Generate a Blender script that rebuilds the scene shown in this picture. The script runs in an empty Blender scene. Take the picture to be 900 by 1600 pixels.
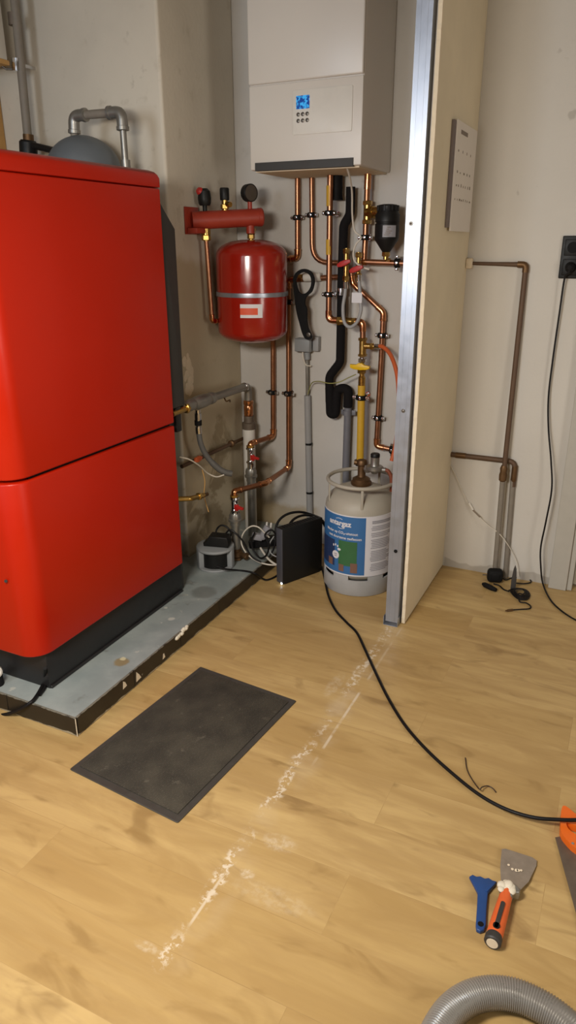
import bpy, bmesh, math, random
from mathutils import Vector, Matrix
random.seed(7)
PI = math.pi
SC = bpy.context.scene
COL = SC.collection

# ---------------------------------------------------------------- camera
cam_d = bpy.data.cameras.new('camera'); cam = bpy.data.objects.new('camera', cam_d); COL.objects.link(cam)
_r = Vector((0.901775, 0.432192, -0.003508)); _u = Vector((-0.149483, 0.319493, 0.935724)); _f = Vector((-0.405534, 0.843287, -0.352716))
_m = Matrix((_r, _u, -_f)).transposed().to_4x4(); _m.translation = Vector((0, 0, 1.5))
cam.matrix_world = _m
cam_d.sensor_fit = 'VERTICAL'; cam_d.sensor_height = 36.0; cam_d.lens = 36.0 * 1108.7 / 1600; cam_d.clip_start = 0.02
SC.camera = cam

# ---------------------------------------------------------------- world, lights, exposure
w = bpy.data.worlds.new('world'); SC.world = w; w.use_nodes = True
w.node_tree.nodes['Background'].inputs[0].default_value = (0.9, 0.93, 1.0, 1); w.node_tree.nodes['Background'].inputs[1].default_value = 0.3
SC.view_settings.view_transform = 'Standard'; SC.view_settings.look = 'None'; SC.view_settings.gamma = 1; SC.view_settings.use_curve_mapping = False
SC.view_settings.exposure = 0.12

def area(name, loc, target, sx, sy, power, color):
    d = bpy.data.lights.new(name, 'AREA'); d.shape = 'RECTANGLE'; d.size = sx; d.size_y = sy; d.energy = power; d.color = color
    o = bpy.data.objects.new(name, d); COL.objects.link(o); o.location = loc
    o.rotation_euler = (Vector(target) - Vector(loc)).to_track_quat('-Z', 'Y').to_euler()
    return o
area('added_near_light', (-0.90, 0.32, 1.74), (-0.95, 1.3, 0.3), 0.5, 0.35, 41, (1.0, 0.93, 0.83))  # added unseen light near the camera, lifts near floor above far floor
area('added_side_light', (1.9, 1.0, 1.2), (0, 1.7, 1.2), 0.7, 1.1, 19, (1.0, 0.93, 0.83))  # added warm light from the right for breast and partition, no opening built
area('window_daylight', (-1.95, -1.76, 1.75), (-1.6, 0, 1.6), 1.0, 1.2, 46, (0.78, 0.88, 1.0))

# ---------------------------------------------------------------- helpers
XF = {}
def rootof(o):
    while o.parent: o = o.parent
    return o
def thing(name, label, cat, loc=(0, 0, 0), rotz=0, group=None):
    o = bpy.data.objects.new(name, None); COL.objects.link(o); o.empty_display_size = 0.05
    o.location = loc; o.rotation_euler = (0, 0, rotz); o['label'] = label; o['category'] = cat
    if group: o['group'] = group
    XF[o.name] = Matrix.Translation(loc) @ Matrix.Rotation(rotz, 4, 'Z')
    return o
def tag(o, label, cat, group=None):
    o['label'] = label; o['category'] = cat
    if group: o['group'] = group
    return o
def obj(name, bm, mat, parent=None, local=False, angle=35, label=None):
    """link a bmesh (world coordinates, or the thing's own when local) as one mesh object"""
    me = bpy.data.meshes.new(name)
    bmesh.ops.recalc_face_normals(bm, faces=bm.faces[:])
    base = None
    if parent is not None:
        if not local: bm.transform(XF[rootof(parent).name].inverted())
    elif not local:
        xs = [v.co for v in bm.verts]
        base = Vector(((min(c.x for c in xs) + max(c.x for c in xs)) / 2, (min(c.y for c in xs) + max(c.y for c in xs)) / 2, min(c.z for c in xs)))
        bm.transform(Matrix.Translation(-base))
    bm.to_mesh(me); bm.free()
    for p in me.polygons: p.use_smooth = True
    me.set_sharp_from_angle(angle=math.radians(angle))
    mats = mat if isinstance(mat, (list, tuple)) else [mat]
    for m in mats: me.materials.append(m)
    o = bpy.data.objects.new(name, me); COL.objects.link(o)
    if parent is not None: o.parent = parent
    if base is not None: o.location = base; XF[o.name] = Matrix.Translation(base)
    if label: o['label'] = label
    return o
def BM(): return bmesh.new()
def box(bm, x0, x1, y0, y1, z0, z1, bev=0, seg=2, M=None, mi=0):
    r = bmesh.ops.create_cube(bm, size=1)
    vs = r['verts']
    T = Matrix.Translation(((x0 + x1) / 2, (y0 + y1) / 2, (z0 + z1) / 2)) @ Matrix.Diagonal((abs(x1 - x0), abs(y1 - y0), abs(z1 - z0), 1))
    bmesh.ops.transform(bm, matrix=T, verts=vs)
    es = list({e for v in vs for e in v.link_edges}); fs = list({f for v in vs for f in v.link_faces})
    for f in fs: f.material_index = mi
    allv = vs
    if bev:
        rr = bmesh.ops.bevel(bm, geom=es, offset=bev, segments=seg, affect='EDGES', profile=0.5)
        allv = list({v for f in rr['faces'] for v in f.verts} | {v for v in vs if v.is_valid})
    if M is not None: bmesh.ops.transform(bm, matrix=M, verts=allv)
    return bm
def prism(bm, pts, h, M=None, bev=0, seg=2, mi=0):
    """polygon pts (x,y) extruded 0..h along z"""
    vs = [bm.verts.new((p[0], p[1], 0)) for p in pts]
    f = bm.faces.new(vs)
    g = bmesh.ops.extrude_face_region(bm, geom=[f])
    nv = [e for e in g['geom'] if isinstance(e, bmesh.types.BMVert)]
    bmesh.ops.translate(bm, verts=nv, vec=(0, 0, h))
    allv = vs + nv
    fs = list({ff for v in allv for ff in v.link_faces})
    for ff in fs: ff.material_index = mi
    if bev:
        caps = [ff for ff in fs if len(ff.verts) == len(pts) and abs(ff.normal.z) > -1 and (all(v in vs for v in ff.verts) or all(v in nv for v in ff.verts))]
        es = list({e for ff in caps for e in ff.edges})
        rr = bmesh.ops.bevel(bm, geom=es, offset=bev, segments=seg, affect='EDGES', profile=0.5)
        allv = list({v for v in allv if v.is_valid} | {v for ff in rr['faces'] for v in ff.verts})
    if M is not None: bmesh.ops.transform(bm, matrix=M, verts=allv)
    return bm
def frame(d):
    d = Vector(d).normalized()
    a = Vector((0, 0, 1)) if abs(d.z) < 0.9 else Vector((1, 0, 0))
    x = a.cross(d).normalized(); y = d.cross(x)
    return x, y, d
def axisM(p, d):
    x, y, z = frame(d)
    m = Matrix((x, y, z)).transposed().to_4x4(); m.translation = Vector(p)
    return m
def lathe(bm, prof, M=None, n=32, mi=0):
    """prof: list of (r, z); closed with caps where r > 0 at the ends"""
    rings = []
    for r, z in prof:
        if r < 1e-6: rings.append([bm.verts.new((0, 0, z))])
        else: rings.append([bm.verts.new((r * math.cos(2 * PI * i / n), r * math.sin(2 * PI * i / n), z)) for i in range(n)])
    fs = []
    for a, b in zip(rings, rings[1:]):
        for i in range(n):
            j = (i + 1) % n
            if len(a) == 1 and len(b) == 1: continue
            if len(a) == 1: fs.append(bm.faces.new((a[0], b[i], b[j])))
            elif len(b) == 1: fs.append(bm.faces.new((a[i], a[j], b[0])))
            else: fs.append(bm.faces.new((a[i], a[j], b[j], b[i])))
    if len(rings[0]) > 1: fs.append(bm.faces.new(rings[0][::-1]))
    if len(rings[-1]) > 1: fs.append(bm.faces.new(rings[-1]))
    for f in fs: f.material_index = mi
    if M is not None: bmesh.ops.transform(bm, matrix=M, verts=[v for r in rings for v in r])
    return bm
def cyl(bm, p, q, r, r2=None, n=20, mi=0, ch=0.0):
    p = Vector(p); q = Vector(q); L = (q - p).length; r2 = r if r2 is None else r2
    pr = [(r, 0), (r2, L)] if ch == 0 else [(r - ch, 0), (r, ch), (r2, L - ch), (r2 - ch, L)]
    return lathe(bm, pr, axisM(p, q - p), n, mi)
def fillet(pts, rad, n=6):
    pts = [Vector(p) for p in pts]; out = [pts[0]]
    for i in range(1, len(pts) - 1):
        a, b, c = pts[i - 1], pts[i], pts[i + 1]
        u = (a - b); v = (c - b); lu, lv = u.length, v.length
        if lu < 1e-6 or lv < 1e-6: continue
        u /= lu; v /= lv
        ang = u.angle(v)
        if ang > PI - 0.03: out.append(b); continue
        t = min(rad / math.tan(ang / 2), lu * 0.49, lv * 0.49)
        p0 = b + u * t; p1 = b + v * t
        for k in range(n + 1):
            s = k / n
            out.append(p0 * (1 - s) ** 2 + b * 2 * s * (1 - s) + p1 * s * s)
    out.append(pts[-1])
    return out
def smooth_path(pts, n=8, closed=False):
    P = [Vector(p) for p in pts]; out = []
    for i in range(len(P) - 1):
        p0 = P[i - 1] if i > 0 else P[i] * 2 - P[i + 1]
        p1, p2 = P[i], P[i + 1]
        p3 = P[i + 2] if i + 2 < len(P) else P[i + 1] * 2 - P[i]
        for k in range(n):
            t = k / n
            out.append(0.5 * ((2 * p1) + (p2 - p0) * t + (2 * p0 - 5 * p1 + 4 * p2 - p3) * t * t + (3 * p1 - p0 - 3 * p2 + p3) * t ** 3))
    out.append(P[-1])
    return out
def tube(bm, pts, r, n=14, mi=0, flat=1.0):
    P = [Vector(p) for p in pts]
    Q = [P[0]]
    for p in P[1:]:
        if (p - Q[-1]).length > 1e-5: Q.append(p)
    P = Q
    rs = r if isinstance(r, (list, tuple)) else None
    d = (P[1] - P[0]).normalized(); x, y, _ = frame(d)
    rings = []
    for i, p in enumerate(P):
        if i == 0: t = (P[1] - P[0]).normalized()
        elif i == len(P) - 1: t = (P[-1] - P[-2]).normalized()
        else: t = ((P[i + 1] - p).normalized() + (p - P[i - 1]).normalized()).normalized()
        x = (x - t * x.dot(t)).normalized(); y = t.cross(x)
        k = rs[min(i, len(rs) - 1)] if rs else r
        rings.append([bm.verts.new(p + x * (k * math.cos(2 * PI * j / n)) + y * (k * flat * math.sin(2 * PI * j / n))) for j in range(n)])
    for a, b in zip(rings, rings[1:]):
        for j in range(n):
            f = bm.faces.new((a[j], a[(j + 1) % n], b[(j + 1) % n], b[j])); f.material_index = mi
    bm.faces.new(rings[0][::-1]).material_index = mi; bm.faces.new(rings[-1]).material_index = mi
    return bm
def hexnut(bm, p, d, r, h, mi=0):
    lathe(bm, [(r * .86, -h / 2), (r, -h / 2 + h * .12), (r, h / 2 - h * .12), (r * .86, h / 2)], axisM(p, d), 6, mi)
    return bm
def rrect(x0, x1, y0, y1, r, n=6):
    out = []
    for cx, cy, a0 in ((x1 - r, y1 - r, 0), (x0 + r, y1 - r, PI / 2), (x0 + r, y0 + r, PI), (x1 - r, y0 + r, 1.5 * PI)):
        for k in range(n + 1):
            a = a0 + PI / 2 * k / n; out.append((cx + r * math.cos(a), cy + r * math.sin(a)))
    return out
def along(p, q, t): return Vector(p).lerp(Vector(q), t)

# ---------------------------------------------------------------- materials
def lin(c):
    return tuple((v / 12.92 if v <= 0.04045 else ((v + 0.055) / 1.055) ** 2.4) for v in c)
def hexc(h):
    return lin(tuple(int(h[i:i + 2], 16) / 255 for i in (0, 2, 4)))
class N:
    def __init__(s, name):
        s.m = bpy.data.materials.new(name); s.m.use_nodes = True; s.t = s.m.node_tree
        s.b = s.t.nodes['Principled BSDF']; s.tc = s.t.nodes.new('ShaderNodeTexCoord'); s.P = s.tc.outputs['Object']
    def n(s, t): return s.t.nodes.new(t)
    def put(s, sock, v):
        if hasattr(v, 'is_output') or isinstance(v, bpy.types.NodeSocket): s.t.links.new(v, sock)
        elif isinstance(v, (tuple, list)) and len(v) == 3 and sock.type == 'RGBA': sock.default_value = (*v, 1)
        else: sock.default_value = v
    def math(s, op, a, b=0.0, c=None, clamp=False):
        k = s.n('ShaderNodeMath'); k.operation = op; k.use_clamp = clamp
        s.put(k.inputs[0], a); s.put(k.inputs[1], b)
        if c is not None: s.put(k.inputs[2], c)
        return k.outputs[0]
    def scale(s, v):
        k = s.n('ShaderNodeMapping'); k.inputs['Scale'].default_value = v; s.t.links.new(s.P, k.inputs[0]); return k.outputs[0]
    def noise(s, sc=5, det=4, vec=None, rough=0.55, dist=0):
        k = s.n('ShaderNodeTexNoise'); k.inputs['Scale'].default_value = sc; k.inputs['Detail'].default_value = det
        k.inputs['Roughness'].default_value = rough; k.inputs['Distortion'].default_value = dist
        s.t.links.new(vec or s.P, k.inputs['Vector']); return k.outputs['Fac']
    def mix(s, f, a, b, mode='MIX'):
        k = s.n('ShaderNodeMix'); k.data_type = 'RGBA'; k.blend_type = mode
        s.put(k.inputs[0], f); s.put(k.inputs[6], a); s.put(k.inputs[7], b); return k.outputs[2]
    def step(s, v, lo, hi, o0=0.0, o1=1.0):
        k = s.n('ShaderNodeMapRange'); k.interpolation_type = 'SMOOTHSTEP'
        s.put(k.inputs[0], v); k.inputs[1].default_value = lo; k.inputs[2].default_value = hi; k.inputs[3].default_value = o0; k.inputs[4].default_value = o1
        return k.outputs[0]
    def xyz(s):
        k = s.n('ShaderNodeSeparateXYZ'); s.t.links.new(s.P, k.inputs[0]); return k.outputs
    def band(s, v, c, w, soft=0.3):
        return s.step(s.math('ABSOLUTE', s.math('SUBTRACT', v, c)), w * (1 - soft), w * (1 + soft), 1, 0)
    def out(s, col=None, rough=None, metal=None, bump=None, bs=0.1, bd=0.01):
        if col is not None: s.put(s.b.inputs['Base Color'], col)
        if rough is not None: s.put(s.b.inputs['Roughness'], rough)
        if metal is not None: s.put(s.b.inputs['Metallic'], metal)
        if bump is not None:
            k = s.n('ShaderNodeBump'); k.inputs['Strength'].default_value = bs; k.inputs['Distance'].default_value = bd
            s.t.links.new(bump, k.inputs['Height']); s.t.links.new(k.outputs[0], s.b.inputs['Normal'])
        return s.m
def mat(name, hx, rough=0.5, metal=0.0, var=0.12, sc=30, bump=0.0, coat=0.0, spec=None):
    s = N(name); c = hexc(hx); nz = s.noise(sc)
    dark = tuple(v * (1 - var) for v in c); light = tuple(min(1, v * (1 + var)) for v in c)
    s.out(s.mix(nz, dark, light), s.step(nz, 0.2, 0.8, max(0, rough - 0.06), min(1, rough + 0.06)), metal, nz if bump else None, bump, 0.002)
    if coat: s.b.inputs['Coat Weight'].default_value = coat; s.b.inputs['Coat Roughness'].default_value = 0.1
    if spec is not None: s.b.inputs['Specular IOR Level'].default_value = spec
    return s.m

def m_floor():
    s = N('oak_vinyl_planks'); X, Y, Z = s.xyz()
    br = s.n('ShaderNodeTexBrick'); s.t.links.new(s.P, br.inputs['Vector'])
    br.inputs['Scale'].default_value = 1; br.inputs['Brick Width'].default_value = 1.22; br.inputs['Row Height'].default_value = 0.185
    br.inputs['Mortar Size'].default_value = 0.0009; br.inputs['Mortar Smooth'].default_value = 0.4; br.offset = 0.37; br.inputs['Bias'].default_value = 0
    br.inputs['Color1'].default_value = (0, 0, 0, 1); br.inputs['Color2'].default_value = (1, 1, 1, 1); br.inputs['Mortar'].default_value = (.5, .5, .5, 1)
    sep = s.n('ShaderNodeSeparateColor'); s.t.links.new(br.outputs['Color'], sep.inputs[0]); pl = sep.outputs[0]
    # each plank gets its own slice of the grain
    off = s.n('ShaderNodeCombineXYZ'); s.put(off.inputs[0], s.math('MULTIPLY', pl, 7.3)); s.put(off.inputs[2], s.math('MULTIPLY', pl, 5.1))
    add = s.n('ShaderNodeVectorMath'); add.operation = 'ADD'; s.t.links.new(s.P, add.inputs[0]); s.t.links.new(off.outputs[0], add.inputs[1])
    def mp(v):
        k = s.n('ShaderNodeMapping'); k.inputs['Scale'].default_value = v; s.t.links.new(add.outputs[0], k.inputs[0]); return k.outputs[0]
    g1 = s.noise(2.2, 5, mp((0.9, 4.5, 1)), 0.6, 0.8)
    g2 = s.noise(3.0, 6, mp((1.2, 16, 1)), 0.6, 0.3)
    g3 = s.noise(4.5, 3, mp((1.0, 2.4, 1)), 0.5, 1.2)
    col = s.mix(s.step(g1, 0.34, 0.68), hexc('af915f'), hexc('c6a973'))
    col = s.mix(s.step(g2, 0.38, 0.7, 0.0, 0.25), col, hexc('a2845a'))
    col = s.mix(s.step(g3, 0.54, 0.76, 0.0, 0.6), col, hexc('7d613a'))
    col = s.mix(s.math('MULTIPLY', s.step(pl, 0.0, 1.0), 0.45), col, hexc('a4844f'))
    col = s.mix(s.math('MULTIPLY', br.outputs['Fac'], 0.22), col, hexc('7a5a35'))
    # plaster left where the partition stood
    rg = s.noise(48, 5, None, 0.7); rg2 = s.noise(9, 3); rg3 = s.noise(70, 2)
    wob = s.math('ADD', X, s.math('MULTIPLY', s.math('SUBTRACT', rg2, 0.5), 0.05))
    inY = s.math('MULTIPLY', s.step(Y, 0.86, 0.92), s.step(Y, 2.53, 2.57, 1, 0))
    m1 = s.math('MULTIPLY', s.band(wob, -0.748, 0.016, 0.6), s.step(rg, 0.49, 0.57))
    m1 = s.math('MULTIPLY', m1, s.step(s.noise(5.5, 3), 0.38, 0.52))
    m2 = s.math('MULTIPLY', s.band(X, -0.702, 0.0045, 0.5), s.step(rg2, 0.40, 0.55))
    m2 = s.math('MULTIPLY', m2, s.math('MULTIPLY', s.step(Y, 1.55, 1.8), s.step(Y, 2.0, 2.3, 0.8, 0.4)))
    m3 = s.math('MULTIPLY', s.band(X, -0.742, 0.0035, 0.5), s.math('MULTIPLY', s.step(Y, 0.98, 1.02), s.step(Y, 1.14, 1.18, 0.7, 0)))
    m2 = s.math('MAXIMUM', m2, m3)
    hz = s.math('MULTIPLY', s.band(X, -0.725, 0.045, 0.6), s.step(rg2, 0.42, 0.7, 0, 0.28))
    hz = s.math('MULTIPLY', hz, s.step(Y, 1.5, 1.9, 0.4, 1.0))
    def blot(cx, cy, rx, ry, am):
        dx = s.math('DIVIDE', s.math('SUBTRACT', X, cx), rx); dy = s.math('DIVIDE', s.math('SUBTRACT', Y, cy), ry)
        d = s.math('ADD', s.math('MULTIPLY', dx, dx), s.math('MULTIPLY', dy, dy))
        return s.math('MULTIPLY', s.step(d, 0.1, 1.0, am, 0), s.step(rg, 0.42, 0.6, 0.15, 1))
    ms = s.math('MAXIMUM', s.math('MULTIPLY', m1, inY), s.math('MULTIPLY', m2, inY))
    ms = s.math('MAXIMUM', ms, s.math('MULTIPLY', hz, inY))
    for b in ((-0.66, 1.31, 0.06, 0.035, .45), (-0.69, 1.185, 0.025, 0.018, .7), (-0.60, 1.15, 0.14, 0.04, .22), (-0.80, 2.05, 0.03, 0.10, .35), (-0.80, 0.91, 0.04, 0.015, .45)):
        ms = s.math('MAXIMUM', ms, blot(*b))
    col = s.mix(s.math('MULTIPLY', ms, 0.68), col, hexc('e2d8c6'))
    s.out(col, s.math('ADD', s.step(g2, 0.3, 0.7, 0.36, 0.50), s.math('MULTIPLY', ms, 0.4)), 0.0, s.math('ADD', g2, s.math('MULTIPLY', br.outputs['Fac'], -2.0)), 0.08, 0.003)
    s.b.inputs['Specular IOR Level'].default_value = 0.35
    return s.m
def m_wall(name, base, stain, amt, kind):
    s = N(name); X, Y, Z = s.xyz()
    n1 = s.noise(2.2, 5); n2 = s.noise(14, 4); n3 = s.noise(60, 3)
    c = hexc(base)
    col = s.mix(s.step(n1, 0.3, 0.7), tuple(v * 0.93 for v in c), tuple(min(1, v * 1.04) for v in c))
    col = s.mix(s.step(n2, 0.60, 0.78, 0, amt), col, hexc(stain))
    if kind == 'breast':
        zz = s.math('ADD', Z, s.math('MULTIPLY', s.math('SUBTRACT', s.noise(3, 4), 0.5), 0.35))
        low = s.math('MULTIPLY', s.step(zz, 1.38, 1.46, 1, 0), s.step(Y, 2.66, 2.67))
        col = s.mix(s.math('MULTIPLY', low, 0.62), col, hexc('ab9a76'))
        pat = s.math('MULTIPLY', s.step(s.noise(3.3, 5, None, .6, .6), 0.52, 0.6), s.step(zz, 0.62, 0.95, 1, 0))
        pat = s.math('MULTIPLY', pat, s.step(Y, 2.66, 2.67))
        col = s.mix(s.math('MULTIPLY', pat, 0.6), col, hexc('7d6c4e'))
        pat2 = s.math('MULTIPLY', s.step(s.noise(5.1, 4, None, .6, .9), 0.58, 0.62), s.step(zz, 0.55, 0.75, 1, 0))
        col = s.mix(s.math('MULTIPLY', pat2, 0.7), col, hexc('c2b294'))
        scuff = s.math('MULTIPLY', s.step(s.noise(6, 6, None, .7), 0.62, 0.7), s.step(Z, 1.5, 1.7))
        col = s.mix(s.math('MULTIPLY', scuff, 0.25), col, hexc('6f6757'))
    if kind == 'back':
        jag = s.math('ADD', X, s.math('MULTIPLY', s.math('SUBTRACT', s.noise(9, 4), 0.5), 0.12))
        damp = s.math('MULTIPLY', s.step(jag, -1.60, -1.68), s.step(s.math('ADD', Z, s.math('MULTIPLY', s.math('SUBTRACT', n1, 0.5), .3)), 0.62, 0.48))
        damp = s.math('MULTIPLY', s.step(jag, -1.66, -1.60, 1, 0), s.step(Z, 0.42, 0.56, 1, 0))
        col = s.mix(s.math('MULTIPLY', damp, 0.75), col, hexc('766446'))
        low = s.math('MULTIPLY', s.step(jag, -1.42, -1.36, 1, 0), s.step(s.math('ADD', Z, s.math('MULTIPLY', s.math('SUBTRACT', n2, 0.5), .08)), 0.17, 0.21, 1, 0))
        col = s.mix(s.math('MULTIPLY', low, 0.7), col, hexc('a28f6c'))
        # warmer old paint right of the partition, patch edges by the boiler
        col = s.mix(s.step(X, -0.72, -0.71, 0, 0.55), col, hexc('cdc8bf'))
        pt = s.math('MULTIPLY', s.band(X, -0.93, 0.16, 0.02), s.step(Z, 1.64, 1.65, 1, 0))
        col = s.mix(s.math('MULTIPLY', pt, 0.22), col, hexc('b3aca2'))
        sp = s.math('MULTIPLY', s.step(s.noise(11, 3), 0.70, 0.76), s.step(Z, 1.3, 1.5))
        col = s.mix(s.math('MULTIPLY', sp, 0.3), col, hexc('6e6558'))
        ft = s.math('MULTIPLY', s.step(s.math('ADD', Z, s.math('MULTIPLY', s.math('SUBTRACT', s.noise(5, 4), 0.5), 0.10)), 0.032, 0.04, 1, 0), s.step(X, -0.7, -0.69))
        col = s.mix(s.math('MULTIPLY', ft, 0.6), col, hexc('9c958b'))
    s.out(col, 0.75, 0.0, s.math('ADD', n3, s.math('MULTIPLY', n2, 1.5)), 0.18, 0.004)
    s.b.inputs['Specular IOR Level'].default_value = 0.25
    return s.m
M = {}
M['floor'] = m_floor()
M['wall_back'] = m_wall('back_wall_paint', 'c6c2bc', 'a9a49b', 0.25, 'back')
M['wall_breast'] = m_wall('breast_plaster', 'd0c8b9', '9a8f7a', 0.3, 'breast')
M['wall_plain'] = m_wall('plain_wall_paint', 'cfc7b8', 'bfb6a6', 0.2, 'plain')
M['wall_unseen'] = m_wall('far_room_paint', '9a9387', '908a7e', 0.2, 'plain')
M['ceiling'] = m_wall('ceiling_paint', 'bcb7ad', 'b2ada3', 0.1, 'plain')
M['drywall'] = m_wall('drywall_face', 'e0d3b8', 'd3c3a2', 0.25, 'plain')
M['gypsum'] = mat('broken_gypsum', 'dccdb4', 0.9, 0, 0.12, 60, 0.3)
M['red_gloss'] = mat('red_boiler_lacquer', 'ae1c03', 0.36, 0, 0.05, 6, 0, 0.06, 0.3)
M['red_tank'] = mat('red_tank_enamel', '961d10', 0.22, 0, 0.08, 14, 0.02, 0.4)
M['red_bar'] = mat('red_powder_coat', '9c3524', 0.45, 0, 0.1, 25)
M['red_plastic'] = mat('red_valve_handle', 'b3231f', 0.45)
M['orange_sticker'] = mat('orange_red_sticker', 'd8502a', 0.5, 0, .08, 20)
M['charcoal'] = mat('charcoal_sheet_metal', '353331', 0.55, 0, 0.12, 18)
M['black_base'] = mat('black_boiler_base', '1d1c1d', 0.45, 0, 0.15, 14)
M['black'] = mat('black_plastic', '161616', 0.48, spec=0.3)
M['black_soft'] = mat('black_rubber', '131213', 0.7, spec=0.2)
M['black_cable'] = mat('black_cable_sheath', '121011', 0.5, spec=0.25)
M['foam'] = mat('black_pipe_foam', '171516', 0.9, 0, 0.3, 90, 0.3, 0, 0.2)
M['copper'] = mat('copper_pipe', 'ad7b5d', 0.36, 1.0, 0.12, 18)
M['copper_dull'] = mat('aged_copper_pipe', '5f4938', 0.6, 0.3, 0.3, 26)
M['solder'] = mat('copper_fitting', 'd39468', 0.22, 1.0, 0.15, 30)
M['brass'] = mat('brass_fitting', 'c2a05c', 0.3, 1.0, 0.18, 35)
M['brass_old'] = mat('tarnished_brass', '6d5339', 0.5, 0.8, 0.25, 35)
M['chrome'] = mat('bright_zinc', 'd8d8da', 0.15, 1.0, 0.06, 40)
M['steel'] = mat('grey_steel_pipe', '96948e', 0.38, 0.75, 0.2, 30)
M['pipe_paint'] = mat('old_grey_pipe_paint', '7f776c', 0.6, 0, 0.2, 30)
M['zinc'] = mat('galvanised_stud', 'a6acb8', 0.36, 0.75, 0.10, 22)
M['white_enamel'] = mat('white_boiler_enamel', 'd6d0c8', 0.35, 0, 0.02, 4)
M['white'] = mat('white_plastic', 'd9d5cd', 0.45, 0, 0.05)
M['white_cable'] = mat('white_cable_sheath', 'cfc8bb', 0.5)
M['paper'] = mat('paper_sheet', 'ddd5cc', 0.8, 0, 0.04, 12)
M['ink'] = mat('faded_ink', '83776c', 0.8)
M['grey_pvc'] = mat('grey_pvc_pipe', '6f6f75', 0.5, 0, 0.08)
M['grey_plastic'] = mat('grey_plastic', '8e9193', 0.5, 0, 0.06)
M['light_grey'] = mat('light_grey_conduit', '9c9c9c', 0.5, 0, 0.06)
M['yellow'] = mat('yellow_gas_sleeve', 'cda12c', 0.5, 0, 0.08)
M['yellow_bright'] = mat('yellow_valve_handle', 'e2b714', 0.4)
M['orange_hose'] = mat('orange_gas_hose', 'c05a2c', 0.5)
M['orange'] = mat('orange_plastic', 'e4691a', 0.4)
M['orange_red'] = mat('orange_red_grip', 'd8632f', 0.45, 0, .1, 60)
M['blue'] = mat('blue_plastic', '22457e', 0.4)
M['blade'] = mat('dull_tool_steel', '978b7e', 0.5, 0.4, 0.25, 50)
M['blade_dark'] = mat('dark_saw_steel', '6b5f53', 0.5, 0.35, 0.35, 40)
M['plaster_dry'] = mat('dried_plaster', 'd9d0bd', 0.9, 0, 0.1, 90, 0.4)
M['bottle'] = mat('pale_grey_gas_bottle', 'a9a395', 0.5, 0, 0.06, 20)
M['bottle_foot'] = mat('grey_bottle_foot', 'a8a9a9', 0.55, 0, 0.14, 18)
M['label_white'] = mat('white_label', 'd7d6da', 0.5, 0, 0.03)
M['label_blue'] = mat('blue_label', '35699f', 0.5, 0, 0.08, 9)
M['label_navy'] = mat('navy_label_area', '24365c', 0.5)
M['label_green'] = mat('green_label_shape', '35673f', 0.5, 0, 0.15, 30)
M['label_brown'] = mat('brown_label_shape', '7a5a4c', 0.5)
M['label_grey'] = mat('grey_label_print', '97969c', 0.5)
M['wood'] = mat('raw_wood', 'c79a5b', 0.6)
M['tank_blue'] = mat('blue_grey_tank', '6b7278', 0.5, 0.2, 0.12, 18)
M['door_white'] = mat('white_door_paint', 'd4cfc5', 0.5, 0, 0.03)
M['frame_grey'] = mat('grey_door_frame_paint', 'b0aca3', 0.55, 0, 0.06)
def m_plinth():
    s = N('grey_plinth_paint'); X, Y, Z = s.xyz()
    n1 = s.noise(6, 5); n2 = s.noise(22, 4); n3 = s.noise(11, 3)
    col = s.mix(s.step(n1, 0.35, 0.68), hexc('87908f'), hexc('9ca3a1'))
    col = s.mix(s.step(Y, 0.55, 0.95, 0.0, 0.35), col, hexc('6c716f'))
    col = s.mix(s.step(n2, 0.66, 0.72, 0, 0.7), col, hexc('bdbcb2'))
    col = s.mix(s.step(n3, 0.62, 0.72, 0, 0.5), col, hexc('605e58'))
    def ring(cx, cy, r, am, hx, c0):
        dx = s.math('SUBTRACT', X, cx); dy = s.math('SUBTRACT', Y, cy)
        d = s.math('SQRT', s.math('ADD', s.math('MULTIPLY', dx, dx), s.math('MULTIPLY', dy, dy)))
        d = s.math('ADD', d, s.math('MULTIPLY', s.math('SUBTRACT', n2, 0.5), 0.03))
        return s.mix(s.step(d, r * .6, r, am, 0), c0, hexc(hx))
    col = ring(0.675, -0.245, 0.034, 0.7, '8a7034', col); col = ring(0.668, -0.225, 0.014, 0.7, 'd8cfa8', col)
    col = ring(0.655, 0.36, 0.07, 0.5, '57564f', col); col = ring(0.66, 0.10, 0.016, 0.6, 'd0cec4', col); col = ring(0.585, 0.17, 0.012, 0.6, 'd0cec4', col)
    return s.out(col, 0.45, 0, n2, 0.1, .003)
def m_tile():
    s = N('black_skirting_tile'); X, Y, Z = s.xyz(); n1 = s.noise(10, 4); n2 = s.noise(38, 4, None, .7)
    col = s.mix(n1, hexc('17130f'), hexc('2a241e'))
    col = s.mix(s.step(n2, 0.70, 0.74, 0, 0.7), col, hexc('8f8878'))
    zr = s.math('ADD', Z, s.math('MULTIPLY', s.math('SUBTRACT', s.noise(16, 4), 0.5), 0.022))
    col = s.mix(s.step(zr, 0.003, 0.007, 0.75, 0), col, hexc('b5a98f'))
    col = s.mix(s.step(s.math('ADD', Z, s.math('MULTIPLY', s.math('SUBTRACT', n2, 0.5), 0.012)), 0.0685, 0.0705, 0, 0.5), col, hexc('9c9788'))
    return s.out(col, 0.4)
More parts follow.
